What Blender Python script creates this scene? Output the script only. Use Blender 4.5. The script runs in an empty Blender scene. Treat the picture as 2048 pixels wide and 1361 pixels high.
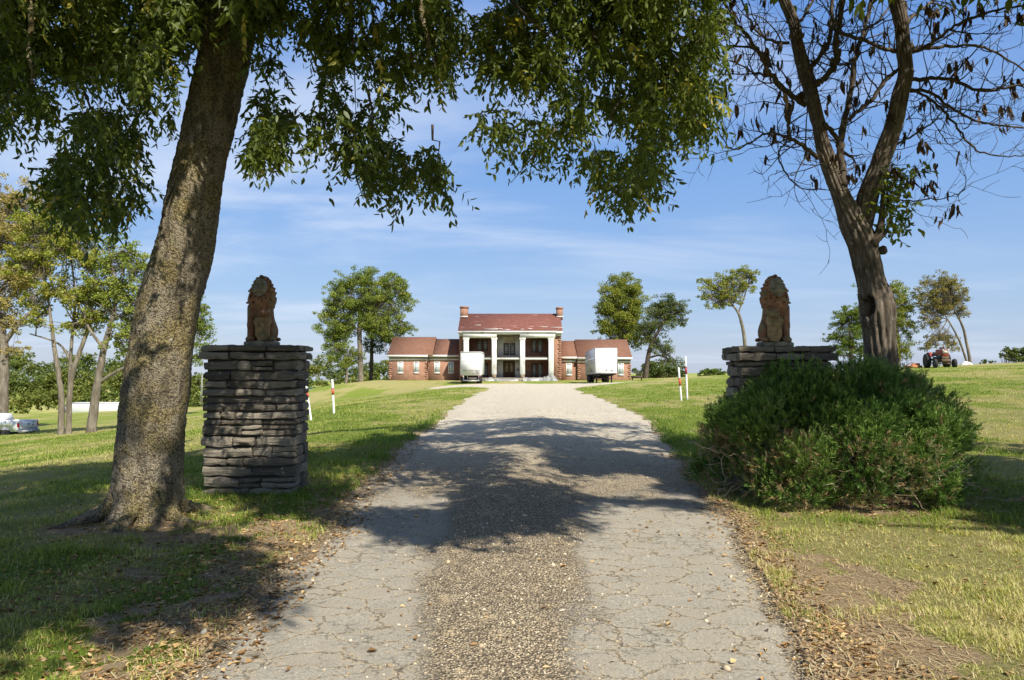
import bpy, math, random
import numpy as np
from mathutils import Vector, Matrix

rng = np.random.default_rng(7)
random.seed(7)
C = bpy.context.scene.collection
SC = bpy.context.scene
R = math.radians

# ------------------------------------------------------------------ camera model
F, PITCH, EYE = 1422.0, R(2.0), 1.6
cp, sp = math.cos(PITCH), math.sin(PITCH)

def P(px, py, d):
    """point at world depth y=d seen at photo pixel (px,py)"""
    dx, dy = (px - 1024.0) / F, (680.5 - py) / F
    x, y, z = dx, cp - sp * dy, sp + cp * dy
    return np.array([x * d / y, d, EYE + z * d / y])

def project(p):
    """world points (n,3) -> px, py, depth"""
    q = p - np.array([0, 0, EYE])
    f = q[:, 1] * cp + q[:, 2] * sp
    u = -q[:, 1] * sp + q[:, 2] * cp
    f_ = np.where(np.abs(f) < 1e-6, 1e-6, f)
    return 1024 + F * q[:, 0] / f_, 680.5 - F * u / f_, f

SUN_AZ, SUN_EL = R(33), R(47)          # behind the camera, to the right
SUN = np.array([math.sin(SUN_AZ) * math.cos(SUN_EL), -math.cos(SUN_AZ) * math.cos(SUN_EL), math.sin(SUN_EL)])

# ------------------------------------------------------------------ numpy noise
def _h(ix, iy, iz, s):
    n = (ix.astype(np.int64) * 374761393 + iy.astype(np.int64) * 668265263 + iz.astype(np.int64) * 2147483647 + s * 1274126177) & 0xFFFFFFFF
    n = ((n ^ (n >> 13)) * 1274126177) & 0xFFFFFFFF
    n = ((n ^ (n >> 16)) * 2246822519) & 0xFFFFFFFF
    return ((n ^ (n >> 15)) & 0xFFFFFF) / float(0xFFFFFF)

def vn(x, y, z=None, s=0):
    x = np.asarray(x, float); y = np.asarray(y, float)
    z = np.zeros_like(x) if z is None else np.asarray(z, float)
    ix, iy, iz = np.floor(x), np.floor(y), np.floor(z)
    fx, fy, fz = x - ix, y - iy, z - iz
    fx, fy, fz = [f * f * (3 - 2 * f) for f in (fx, fy, fz)]
    r = 0
    for a in (0, 1):
        for b in (0, 1):
            for c in (0, 1):
                w = (fx if a else 1 - fx) * (fy if b else 1 - fy) * (fz if c else 1 - fz)
                r = r + w * _h(ix + a, iy + b, iz + c, s)
    return r

def fbm(x, y, z=None, s=0, o=3):
    r, a, t = 0, 1.0, 0
    x = np.asarray(x, float); y = np.asarray(y, float)
    z = np.zeros_like(x) if z is None else np.asarray(z, float)
    for i in range(o):
        r = r + a * vn(x, y, z, s + i); t += a
        x, y, z = x * 2.03, y * 2.03, z * 2.03; a *= .5
    return r / t

def sstep(a, b, x):
    t = np.clip((np.asarray(x, float) - a) / (b - a), 0, 1)
    return t * t * (3 - 2 * t)

def inpoly(px, py, poly):
    px = np.asarray(px, float); py = np.asarray(py, float)
    r = np.zeros(px.shape, bool)
    n = len(poly)
    for i in range(n):
        x0, y0 = poly[i]; x1, y1 = poly[(i + 1) % n]
        if y0 == y1: continue
        c = ((y0 > py) != (y1 > py)) & (px < (x1 - x0) * (py - y0) / (y1 - y0) + x0)
        r ^= c
    return r

# ------------------------------------------------------------------ mesh helpers
def np_obj(name, verts, faces, mat=None, parent=None, smooth=False, attrs=None, world=True):
    """faces: list of int arrays (n,k)"""
    verts = np.asarray(verts, np.float32)
    if parent is not None and world:
        root = parent
        while root.parent is not None: root = root.parent
        verts = verts - np.array(root.location, np.float32)
    me = bpy.data.meshes.new(name)
    faces = [np.asarray(f, np.int32) for f in faces if len(f)]
    nl = sum(f.size for f in faces); nf = sum(len(f) for f in faces)
    me.vertices.add(len(verts)); me.loops.add(nl); me.polygons.add(nf)
    me.vertices.foreach_set('co', verts.ravel())
    me.loops.foreach_set('vertex_index', np.concatenate([f.ravel() for f in faces]))
    tot = np.concatenate([np.full(len(f), f.shape[1], np.int32) for f in faces])
    st = np.concatenate([[0], np.cumsum(tot)[:-1]]).astype(np.int32)
    me.polygons.foreach_set('loop_start', st)
    me.polygons.foreach_set('loop_total', tot)
    if smooth: me.polygons.foreach_set('use_smooth', np.ones(nf, bool))
    me.update(calc_edges=True)
    me.validate()
    for k, v in (attrs or {}).items():
        a = me.attributes.new(k, 'FLOAT', 'POINT')
        a.data.foreach_set('value', np.asarray(v, np.float32))
    if mat is not None: me.materials.append(mat)
    o = bpy.data.objects.new(name, me); C.objects.link(o)
    if parent is not None: o.parent = parent
    return o

class MB:
    def __init__(s): s.v = []; s.f = {}; s.n = 0; s.att = []
    def add(s, v, faces, att=0.0):
        v = np.asarray(v, float)
        for f in faces:
            f = np.asarray(f, int)
            if len(f): s.f.setdefault(f.shape[1], []).append(f + s.n)
        s.v.append(v); s.n += len(v)
        s.att.append(np.broadcast_to(np.asarray(att, float), (len(v),)))
        return s
    def box(s, x0, x1, y0, y1, z0, z1, M=None):
        v = np.array([(x, y, z) for x in (x0, x1) for y in (y0, y1) for z in (z0, z1)], float)
        if M is not None: v = v @ np.array(M.to_3x3()).T + np.array(M.translation)
        return s.add(v, [[(0, 1, 3, 2), (4, 6, 7, 5), (0, 4, 5, 1), (2, 3, 7, 6), (0, 2, 6, 4), (1, 5, 7, 3)]])
    def rbox(s, x0, x1, y0, y1, z0, z1, b=.02, M=None):
        """box with chamfered edges"""
        cx, cy, cz = (x0 + x1) / 2, (y0 + y1) / 2, (z0 + z1) / 2
        hx, hy, hz = abs(x1 - x0) / 2, abs(y1 - y0) / 2, abs(z1 - z0) / 2
        b = min(b, hx * .9, hy * .9, hz * .9)
        v = []; idx = {}
        for sx in (-1, 1):
            for sy in (-1, 1):
                for sz in (-1, 1):
                    idx[(sx, sy, sz)] = len(v)
                    v += [(sx * hx, sy * (hy - b), sz * (hz - b)), (sx * (hx - b), sy * hy, sz * (hz - b)), (sx * (hx - b), sy * (hy - b), sz * hz)]
        q, t = [], []
        I = lambda k, a: idx[k] + a
        def Q(a, b_, c, d): q.append((a, b_, c, d))
        for sg in (-1, 1):
            o = [(-1, -1), (1, -1), (1, 1), (-1, 1)]
            if sg < 0: o = o[::-1]
            Q(*[I((sg, a, b_), 0) for a, b_ in o]); Q(*[I((b_, sg, a), 1) for a, b_ in o]); Q(*[I((a, b_, sg), 2) for a, b_ in o])
        for a in (-1, 1):
            for c in (-1, 1):
                e = [I((-1, a, c), 1), I((1, a, c), 1), I((1, a, c), 2), I((-1, a, c), 2)]
                Q(*(e if a * c < 0 else e[::-1]))
                e = [I((a, -1, c), 0), I((a, 1, c), 0), I((a, 1, c), 2), I((a, -1, c), 2)]
                Q(*(e if a * c > 0 else e[::-1]))
                e = [I((a, c, -1), 0), I((a, c, 1), 0), I((a, c, 1), 1), I((a, c, -1), 1)]
                Q(*(e if a * c < 0 else e[::-1]))
        for k in idx:
            e = (idx[k], idx[k] + 1, idx[k] + 2)
            t.append(e if k[0] * k[1] * k[2] > 0 else e[::-1])
        v = np.array(v) + (cx, cy, cz)
        if M is not None: v = v @ np.array(M.to_3x3()).T + np.array(M.translation)
        return s.add(v, [q, t])
    def tube(s, pts, rad, n=8, cap=True, att=0.0):
        pts = np.asarray(pts, float); m = len(pts)
        rad = np.broadcast_to(np.asarray(rad, float), (m,))
        t = np.gradient(pts, axis=0); t /= np.linalg.norm(t, axis=1)[:, None] + 1e-12
        u = np.cross(t[0], (0, 0, 1) if abs(t[0][2]) < .9 else (1, 0, 0)); u /= np.linalg.norm(u)
        a = np.arange(n) * 2 * math.pi / n; ca, sa = np.cos(a)[:, None], np.sin(a)[:, None]
        v = []
        for i in range(m):
            u = u - t[i] * np.dot(u, t[i]); u /= np.linalg.norm(u) + 1e-12
            w = np.cross(t[i], u)
            v.append(pts[i] + rad[i] * (ca * u + sa * w))
        v = np.concatenate(v)
        i = np.arange(m - 1)[:, None] * n; j = np.arange(n)[None]; k = (j + 1) % n
        q = np.stack([i + j, i + k, i + n + k, i + n + j], -1).reshape(-1, 4)
        fs = [q]
        if cap: fs.append([list(range(n))[::-1]]); fs.append([list(range((m - 1) * n, m * n))])
        return s.add(v, fs, att)
    def cyl(s, p0, p1, r0, r1=None, n=16):
        return s.tube([p0, p1], [r0, r0 if r1 is None else r1], n)
    def prism(s, poly, y0, y1, M=None):
        """poly in xz, extruded along y"""
        n = len(poly)
        v = np.array([(x, y0, z) for x, z in poly] + [(x, y1, z) for x, z in poly], float)
        if M is not None: v = v @ np.array(M.to_3x3()).T + np.array(M.translation)
        q = [(i, (i + 1) % n, n + (i + 1) % n, n + i) for i in range(n)]
        return s.add(v, [q, [list(range(n))[::-1]], [list(range(n, 2 * n))]])
    def xprism(s, poly, x0, x1):
        """poly in yz, extruded along x"""
        n = len(poly)
        v = np.array([(x0, y, z) for y, z in poly] + [(x1, y, z) for y, z in poly], float)
        q = [(i, n + i, n + (i + 1) % n, (i + 1) % n) for i in range(n)]
        return s.add(v, [q, [list(range(n))], [list(range(n, 2 * n))[::-1]]])
    def lathe(s, prof, c, axis=(0, 0, 1), n=24):
        """prof: (r, h) along axis from point c"""
        ax = Vector(axis).normalized(); qn = Vector((0, 0, 1)).rotation_difference(ax).to_matrix()
        a = np.arange(n) * 2 * math.pi / n
        v = np.concatenate([np.stack([r * np.cos(a), r * np.sin(a), np.full(n, h)], 1) for r, h in prof])
        v = v @ np.array(qn).T + np.array(c)
        m = len(prof)
        i = np.arange(m - 1)[:, None] * n; j = np.arange(n)[None]; k = (j + 1) % n
        q = np.stack([i + j, i + k, i + n + k, i + n + j], -1).reshape(-1, 4)
        return s.add(v, [q, [list(range(n))[::-1]], [list(range((m - 1) * n, m * n))]])
    def obj(s, name, mat, parent=None, smooth=False, world=False, tint=False):
        fs = [np.concatenate(x) for x in s.f.values()]
        return np_obj(name, np.concatenate(s.v), fs, mat, parent, smooth, {'tint': np.concatenate(s.att)} if tint else None, world)

def thing(name, label, cat, loc=(0, 0, 0), rz=0, group=None):
    o = bpy.data.objects.new(name, None); C.objects.link(o)
    o.empty_display_size = .2
    o.location = [float(a) for a in loc]; o.rotation_euler = (0, 0, rz)
    return tag(o, label, cat, group)

def tag(o, label, cat, group=None, kind=None):
    o['label'] = label; o['category'] = cat
    if group: o['group'] = group
    if kind: o['kind'] = kind
    return o

def struct(o): o['kind'] = 'structure'; return o
def stuff(o, label=None, cat=None):
    o['kind'] = 'stuff'
    if label: o['label'] = label; o['category'] = cat
    return o

# ------------------------------------------------------------------ material helpers
class NT:
    def __init__(s, name):
        s.m = bpy.data.materials.new(name); s.m.use_nodes = True
        s.t = s.m.node_tree; s.t.nodes.clear()
        s.out = s.t.nodes.new('ShaderNodeOutputMaterial')
    def n(s, kind, _p=None, **inp):
        nd = s.t.nodes.new('ShaderNode' + kind)
        for k, v in (_p or {}).items(): setattr(nd, k, v)
        for k, v in inp.items():
            k = k.replace('_', ' ')
            sock = nd.inputs[int(k[1:])] if k[0] == 'i' and k[1:].isdigit() else nd.inputs[k]
            s.put(sock, v)
        return nd
    def put(s, sock, v):
        if isinstance(v, bpy.types.Node): v = v.outputs[0]
        if isinstance(v, bpy.types.NodeSocket): s.t.links.new(v, sock)
        else:
            try: sock.default_value = v
            except Exception: sock.default_value = (*v, 1.0)
    def coord(s, scale=(1, 1, 1), kind='Object'):
        tc = s.n('TexCoord')
        return s.n('Mapping', Vector=tc.outputs[kind], Scale=scale)
    def noise(s, vec, scale, detail=4, rough=.6, dist=0):
        return s.n('TexNoise', Vector=vec, Scale=scale, Detail=detail, Roughness=rough, Distortion=dist).outputs['Fac']
    def ramp(s, fac, stops, interp='LINEAR'):
        r = s.n('ValToRGB', Fac=fac); cr = r.color_ramp; cr.interpolation = interp
        while len(cr.elements) < len(stops): cr.elements.new(.5)
        for e, (p, c) in zip(cr.elements, stops):
            e.position = p; e.color = (*c, 1) if not isinstance(c, (int, float)) else (c, c, c, 1)
        return r.outputs['Color']
    def mix(s, fac, a, b, mode='MIX'):
        m = s.t.nodes.new('ShaderNodeMix'); m.data_type = 'RGBA'; m.blend_type = mode
        s.put(m.inputs[0], fac); s.put(m.inputs[6], a); s.put(m.inputs[7], b)
        return m.outputs[2]
    def math(s, op, a, b=0.0, c=0.0):
        return s.n('Math', {'operation': op}, i0=a, i1=b, i2=c).outputs[0]
    def mr(s, v, a, b, c=0.0, d=1.0):
        return s.n('MapRange', {'interpolation_type': 'SMOOTHSTEP'}, Value=v, From_Min=a, From_Max=b, To_Min=c, To_Max=d).outputs[0]
    def attr(s, name): return s.n('Attribute', {'attribute_name': name}).outputs['Fac']
    def bump(s, h, strength=.5, dist=.02): return s.n('Bump', Height=h, Strength=strength, Distance=dist).outputs[0]
    def bsdf(s, col, rough=.7, normal=None, metal=0.0, spec=.5, **kw):
        b = s.n('BsdfPrincipled', **{'Base_Color': col, 'Roughness': rough, 'Metallic': metal, 'Specular_IOR_Level': spec})
        if normal is not None: s.put(b.inputs['Normal'], normal)
        for k, v in kw.items(): s.put(b.inputs[k.replace('_', ' ')], v)
        return b
    def done(s, shader):
        s.t.links.new(shader.outputs[0], s.out.inputs['Surface']); return s.m

_mats = {}
def plain(name, col, rough=.6, var=.15, scale=6, metal=0.0, bump=.0, spec=.5, dirt=None):
    if name in _mats: return _mats[name]
    t = NT(name); co = t.coord()
    nz = t.noise(co, scale, 5)
    lo = tuple(c * (1 - var) for c in col); hi = tuple(min(1, c * (1 + var)) for c in col)
    c = t.ramp(nz, [(.3, lo), (.7, hi)])
    if dirt:
        c = t.mix(t.mr(t.noise(co, scale * .4, 6, .7), .5, .72), c, dirt)
    n = t.bump(t.noise(co, scale * 8, 4), bump, .02) if bump else None
    _mats[name] = t.done(t.bsdf(c, rough, n, metal, spec))
    return _mats[name]

def leaf_mat(name, stops, trans=.35, rough=.5, spec=.3):
    t = NT(name)
    c = t.ramp(t.attr('tint'), stops)
    b = t.bsdf(c, rough, spec=spec)
    tr = t.n('BsdfTranslucent', Color=t.mix(1.0, c, (1.5, 1.5, .6), 'MULTIPLY'))
    return t.done(t.n('MixShader', i0=trans, i1=b, i2=tr))

# ------------------------------------------------------------------ surface nets (for carved and grown shapes)
def surface_nets(fn, lo, hi, h):
    lo = np.array(lo, float); n = np.ceil((np.array(hi) - lo) / h).astype(int) + 1
    ax = [lo[i] + h * np.arange(n[i]) for i in range(3)]
    X, Y, Z = np.meshgrid(*ax, indexing='ij')
    D = fn(X, Y, Z); S = D < 0
    nc = n - 1
    cnt = np.zeros(nc); acc = np.zeros((*nc, 3))
    sl = lambda o: tuple(slice(o[i], o[i] + nc[i]) for i in range(3))
    cor = [(a, b, c) for a in (0, 1) for b in (0, 1) for c in (0, 1)]
    for a in cor:
        for k in range(3):
            if a[k]: continue
            b = list(a); b[k] = 1
            da, db = D[sl(a)], D[sl(b)]
            m = (da < 0) != (db < 0)
            t = np.where(m, da / np.where(m, da - db, 1), 0)
            cnt += m
            for i in range(3):
                acc[..., i] += m * ((a[i] + t) if i == k else a[i])
    act = cnt > 0
    idx = -np.ones(nc, int); idx[act] = np.arange(act.sum())
    I = np.argwhere(act)
    v = lo + h * (I + acc[act] / cnt[act][:, None])
    quads = []
    for k in range(3):
        i, j = [(1, 2), (2, 0), (0, 1)][k]
        s0 = [slice(None)] * 3; s1 = [slice(None)] * 3
        s0[k] = slice(0, n[k] - 1); s1[k] = slice(1, n[k])
        for q in (i, j):
            s0[q] = slice(1, n[q] - 1); s1[q] = slice(1, n[q] - 1)
        a, b = S[tuple(s0)], S[tuple(s1)]
        for sel, flip in ((a & ~b, False), (~a & b, True)):
            e = np.argwhere(sel)
            if not len(e): continue
            e[:, i] += 1; e[:, j] += 1
            def at(di, dj):
                g = e.copy(); g[:, i] += di; g[:, j] += dj
                return idx[g[:, 0], g[:, 1], g[:, 2]]
            q = np.stack([at(-1, -1), at(0, -1), at(0, 0), at(-1, 0)], 1)
            quads.append(q[:, ::-1] if flip else q)
    return v, np.concatenate(quads)

def smin(a, b, k):
    h = np.clip(.5 + .5 * (b - a) / k, 0, 1)
    return b + (a - b) * h - k * h * (1 - h)
def ell(X, Y, Z, c, r):
    q = np.sqrt(((X - c[0]) / r[0]) ** 2 + ((Y - c[1]) / r[1]) ** 2 + ((Z - c[2]) / r[2]) ** 2)
    return (q - 1) * min(r)
def cone(X, Y, Z, a, b, ra, rb):
    a = np.array(a, float); b = np.array(b, float); d = b - a; L = d @ d
    t = np.clip(((X - a[0]) * d[0] + (Y - a[1]) * d[1] + (Z - a[2]) * d[2]) / L, 0, 1)
    return np.sqrt((X - a[0] - t * d[0]) ** 2 + (Y - a[1] - t * d[1]) ** 2 + (Z - a[2] - t * d[2]) ** 2) - (ra + (rb - ra) * t)
# ------------------------------------------------------------------ terrain
RL = np.array([(-30, -1.7), (3.6, -1.66), (5.06, -1.65), (6.15, -1.68), (9.9, -1.94), (13.4, -1.97), (20.7, -2.02), (35.5, -2.3), (49, -2.0), (58, -1.8), (64, -2.4), (68, -4), (71, -7.2), (74, -8.2), (77, -8.6), (80, -6), (82, -2)])
RR = np.array([(-30, 1.6), (3.6, 1.53), (4.84, 1.76), (7.34, 2.15), (8.4, 2.22), (13.4, 2.88), (20.7, 3.87), (30, 4.3), (46.5, 4.6), (54, 4.9), (60, 5.2), (64, 6.5), (68, 8.5), (71, 11), (74, 14), (77, 15.5), (80, 12), (82, 4)])
ROAD_END = 82.0
def road_x(y):
    y = np.asarray(y, float)
    a = np.interp(y, RL[:, 0], RL[:, 1]); b = np.interp(y, RR[:, 0], RR[:, 1])
    k = .05 + .012 * np.clip(y, 0, 60)
    a = a - .06 + k * (fbm(y * 1.1, y * 0 + 3.3, s=11) - .5) * 2
    b = b + .05 + k * (fbm(y * 1.1, y * 0 + 8.3, s=12) - .5) * 2
    return a, b
def road_dist(x, y):
    """signed lateral distance outside the road (negative inside)"""
    a, b = road_x(y)
    d = np.maximum(a - x, x - b)
    return np.where(y > ROAD_END, np.maximum(d, y - ROAD_END), d)

def H(x, y):
    x = np.asarray(x, float); y = np.asarray(y, float)
    a = np.sqrt(np.maximum(0, -x - 3.5) ** 2 + 9) - 3
    b = np.sqrt(np.maximum(0, x - 3.5) ** 2 + 9) - 3
    zl = -6.1 * (1 - np.exp(-a / 40))
    zr = 5.5 * (1 - np.exp(-b * .064 / 5.5))
    zc = -.6 * sstep(10, 95, y)
    z = (zl * sstep(-8, 25, y) + zr * sstep(-10, 30, y)) + zc
    dx = np.maximum(np.abs(x) - 18, 0); dy = np.maximum(np.maximum(88 - y, y - 116), 0)
    w = 1 - sstep(0, 17, np.hypot(dx, dy))
    z = z * (1 - w) + (-.58) * w
    ys = np.interp(x, [-40, -18, 18, 36], [99, 112, 118, 77])
    s = np.maximum(0, y - ys)
    z = z - np.minimum(s * s / (s + 25) * .12, 16)
    return z
def Hs(x, y): return float(H(np.array([x]), np.array([y]))[0])

def soil_mask(x, y):
    d = road_dist(x, y)
    m = 1 - sstep(-.05, .34, d + .42 * (fbm(x * 2, y * 2, s=31) - .5))
    m = np.where(y > 25, m * .6, m)
    # worn strip along the drive on the right, leaf litter strip on the left
    p = 1.15 * np.exp(-((x - (1.62 + .16 * (y - 3.4)) - .45) / .52) ** 2) * sstep(2.2, 3.2, y) * (1 - sstep(5.8, 6.9, y))
    l = np.exp(-((x + 2.1) / .55) ** 2) * sstep(1, 3, y) * (1 - sstep(8.4, 9.6, y)) * .95
    t = np.exp(-(np.hypot(x + 3.6, (y - 7.1) * 1.1) / 1.0) ** 2) * .85
    v = np.exp(-(((x - 4.5) / 1.9) ** 2 + ((y - 8.3) / 1.0) ** 2)) * .95
    tl = np.exp(-(((x + 2.6) / 1.5) ** 2 + ((y - 6.4) / 1.7) ** 2)) * .78
    q = np.maximum.reduce([p, l, t, v, tl])
    n = fbm(x * 1.7, y * 1.7, s=5, o=4)
    n2 = fbm(x * 5.5, y * 4.5, s=6, o=3)
    return np.clip(np.maximum(m * (.55 + .9 * n2), sstep(.38, .62, q * .62 + (n - .5) * .9 + (n2 - .5) * 1.0)), 0, 1)

def straw_mask(x, y):
    n = fbm(x * .35, y * .13, s=21, o=4) * .55 + fbm(x * 1.3, y * .7, s=22, o=3) * .45
    near = np.exp(-(((x - 3.6) / 2.2) ** 2 + ((y - 5.2) / 1.8) ** 2))
    mound = np.exp(-(((x + 16) / 9) ** 2 + ((y - 90) / 7) ** 2))
    return np.clip(sstep(.36, .66, n + .16 * near + .22 * mound), 0, 1)

def axis(n, lo, hi, c, k):
    t = np.linspace(math.asinh((lo - c) / k), math.asinh((hi - c) / k), n)
    return c + k * np.sinh(t)
gx = axis(440, -700, 700, 0, 4.5); gy = axis(440, -45, 1100, 6.5, 4.5)
GX, GY = np.meshgrid(gx, gy, indexing='ij')
gz = H(GX, GY)
rd = road_dist(GX, GY)
soil = soil_mask(GX, GY)
near = 1 - sstep(30, 60, GY)
gz = gz + near * ((fbm(GX * .9, GY * .9, s=2) - .5) * .10 + (fbm(GX * 4, GY * 4, s=3) - .5) * .035) * sstep(-.1, .5, rd)
gz = gz + (fbm(GX * 14, GY * 14, s=4) - .5) * .05 * soil * (1 - sstep(10, 25, GY))
gz = gz - .16 * (1 - sstep(-.22, .06, rd)) - .02 * (1 - sstep(.0, .25, rd))
ni, nj = GX.shape
i = np.arange(ni - 1)[:, None] * nj; j = np.arange(nj - 1)[None]
gq = np.stack([i + j, i + nj + j, i + nj + j + 1, i + j + 1], -1).reshape(-1, 4)

t = NT('field_ground')
co = t.coord()
n1 = t.noise(co, 3.0, 8, .65); n2 = t.noise(co, 28, 6, .7); n3 = t.noise(co, 140, 3, .7)
green = t.ramp(n2, [(.25, (.125, .175, .025)), (.5, (.235, .30, .048)), (.75, (.36, .39, .09))])
straw = t.ramp(n2, [(.25, (.27, .25, .075)), (.7, (.52, .46, .20))])
sm = t.mr(t.math('ADD', t.attr('straw'), t.math('MULTIPLY', t.math('SUBTRACT', n2, .5), .9)), .2, .9)
grass_c = t.mix(sm, green, straw)
dirt = t.ramp(n3, [(.25, (.30, .205, .115)), (.5, (.50, .365, .215)), (.8, (.64, .51, .34))])
dirt = t.mix(t.mr(n1, .4, .7), dirt, (.58, .41, .24))
dm = t.mr(t.math('ADD', t.attr('soil'), t.math('MULTIPLY', t.math('SUBTRACT', n2, .5), 1.1)), .3, .7)
gc = t.mix(dm, grass_c, dirt)
dirt = t.mix(t.mr(t.noise(co, 60, 4, .75), .58, .68, 0, .55), dirt, (.20, .13, .075))
gc = t.mix(dm, grass_c, dirt)
gb = t.bump(t.math('ADD', n2, t.math('MULTIPLY', n3, .6)), 1.0, .07)
M_ground = t.done(t.bsdf(gc, .95, gb, spec=.1))
ground = struct(np_obj('ground', np.stack([GX, GY, gz], -1).reshape(-1, 3), [gq], M_ground, smooth=True,
                       attrs={'soil': soil.ravel(), 'straw': straw_mask(GX, GY).ravel()}))

# ------------------------------------------------------------------ driveway
ry = np.concatenate([np.arange(-30, 2, .5), np.arange(2, 24, .07), np.arange(24, ROAD_END, .25)])
NU = 70
u = np.linspace(0, 1, NU)
ra, rb = road_x(ry)
RX = ra[:, None] * (1 - u) + rb[:, None] * u + np.where(u < .5, -.06, .06)
RY = np.repeat(ry[:, None], NU, 1)
def crown_x(y): return np.interp(y, [0, 8, 14, 21, 35, 60], [-.05, -.02, .3, .75, .95, 1.2])
def road_z(x, y):
    xc = crown_x(y); w = np.interp(y, [0, 8, 20], [.5, .62, .95])
    hump = np.exp(-((x - xc) / w) ** 2)
    amp = np.interp(y, [0, 5, 8, 12, 22, 30], [.015, .03, .07, .12, .13, .03])
    a, b = road_x(y)
    e = np.minimum(x - a, b - x)
    z = H(x, y) - .006 + amp * hump - .022 * (1 - sstep(0, .3, e))
    z = z + (fbm(x * 2.5, y * 2.5, s=41) - .5) * np.interp(y, [0, 8, 12], [.015, .03, .06]) + (fbm(x * 12, y * 12, s=42) - .5) * .012
    return z
RZ = road_z(RX, RY)
nr = len(ry)
i = np.arange(nr - 1)[:, None] * NU; j = np.arange(NU - 1)[None]
rq = np.stack([i + j, i + j + 1, i + NU + j + 1, i + NU + j], -1).reshape(-1, 4)
# how much of the surface is loose stone: the middle strip, the edges and everything past the gate
wS = np.interp(RY, [0, 4, 8, 11], [.42, .46, .75, 2.2])
loose = 1 - sstep(.25, 1.6, np.abs(RX - crown_x(RY) - .0) / wS + 1.0 * (fbm(RX * 2.6, RY * 1.3, s=51, o=4) - .5))
edge = np.minimum(RX - ra[:, None], rb[:, None] - RX)
loose = np.maximum(loose, .9 - sstep(-.05, .24, edge + .2 * (fbm(RX * 3, RY * 3, s=52) - .5)))
loose = np.maximum(loose, sstep(6.8, 11.5, RY + 3 * (fbm(RX * 1.4, RY, s=53, o=4) - .5)))
far = sstep(9, 22, RY)
t = NT('driveway_surface')
co = t.coord()
n1 = t.noise(co, 2.2, 6, .6); n2 = t.noise(co, 45, 5, .75); n3 = t.noise(co, 110, 3, .7)
asph = t.ramp(n2, [(.3, (.19, .17, .135)), (.5, (.33, .30, .245)), (.72, (.50, .455, .375))])
asph = t.mix(t.mr(n1, .42, .62, 0, .7), asph, (.35, .305, .235))
spk = t.noise(co, 190, 2, .8)
asph = t.mix(t.mr(spk, .56, .66, 0, .75), asph, (.54, .49, .40))
asph = t.mix(t.mr(spk, .44, .34, 0, .75), asph, (.17, .15, .125))
wob = t.n('VectorMath', {'operation': 'ADD'}, i0=co, i1=t.n('VectorMath', {'operation': 'SCALE'}, i0=t.n('TexNoise', Vector=co, Scale=3.4, Detail=9.0, Roughness=.72).outputs['Color'], Scale=.42).outputs[0])
stre = t.n('Mapping', Vector=wob, Scale=(2.5, 4.2, 1))
vo = t.n('TexVoronoi', {'feature': 'DISTANCE_TO_EDGE', 'voronoi_dimensions': '2D'}, Vector=stre, Scale=1.0, Randomness=1.0)
crk = t.math('SUBTRACT', 1.0, t.mr(t.math('ADD', vo.outputs[0], t.math('MULTIPLY', t.math('SUBTRACT', n2, .5), .06)), .002, .022))
vo2 = t.n('TexVoronoi', {'feature': 'DISTANCE_TO_EDGE', 'voronoi_dimensions': '2D'}, Vector=t.n('Mapping', Vector=wob, Scale=(5.6, 8.0, 1)), Scale=1.0, Randomness=1.0)
crk2 = t.math('SUBTRACT', 1.0, t.mr(t.math('ADD', vo2.outputs[0], t.math('MULTIPLY', t.math('SUBTRACT', n2, .5), .1)), .003, .035))
crk2 = t.math('MULTIPLY', crk2, t.mr(t.noise(co, 1.3, 4, .6), .50, .62, 0, .8))
crk = t.math('MULTIPLY', crk, t.mr(n1, .38, .56, .25, 1.0))
crk = t.math('MAXIMUM', crk, crk2)
grit = t.math('MULTIPLY', t.math('SUBTRACT', 1.0, t.mr(vo.outputs[0], .02, .13)), t.mr(t.noise(co, 30, 5, .8), .45, .6, 0, .75))
asph = t.mix(grit, asph, (.52, .405, .25))
asph = t.mix(t.math('MULTIPLY', crk, .72), asph, t.ramp(t.noise(co, 20, 4, .7), [(.45, (.09, .07, .045)), (.65, (.36, .27, .15))]))
vs = t.n('TexVoronoi', {'feature': 'F1'}, Vector=co, Scale=62.0)
peb = t.ramp(vs.outputs['Color'], [(.1, (.28, .22, .14)), (.38, (.50, .395, .255)), (.62, (.62, .50, .33)), (.9, (.72, .62, .45))])
peb = t.mix(t.mr(vs.outputs['Distance'], .25, .62), peb, (.165, .13, .09))
pale = t.ramp(vs.outputs['Color'], [(.1, (.42, .36, .265)), (.5, (.64, .57, .445)), (.9, (.80, .74, .62))])
pale = t.mix(t.mr(n1, .4, .7), pale, (.62, .54, .41))
pale = t.mix(t.mr(t.noise(co, 9, 5, .8), .52, .66, 0, .6), pale, (.40, .34, .25))
peb = t.mix(t.mr(t.noise(co, 5, 5, .75), .54, .68, 0, .7), peb, (.58, .455, .28))
lo = t.mix(t.math('POWER', t.attr('far'), .55), peb, pale)
lm = t.mr(t.math('ADD', t.attr('loose'), t.math('MULTIPLY', t.math('SUBTRACT', n2, .5), 1.3)), .25, .75)
rc = t.mix(lm, asph, lo)
hgt = t.math('ADD', t.math('MULTIPLY', n2, .6), t.math('ADD', t.math('MULTIPLY', crk, -.9), t.math('MULTIPLY', t.math('MULTIPLY', vs.outputs['Distance'], -1.3), lm)))
M_road = t.done(t.bsdf(rc, .92, t.bump(hgt, .8, .02), spec=.15))
driveway = struct(np_obj('driveway', np.stack([RX, RY, RZ], -1).reshape(-1, 3), [rq], M_road, smooth=True,
                         attrs={'loose': loose.ravel(), 'far': far.ravel()}))

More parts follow.
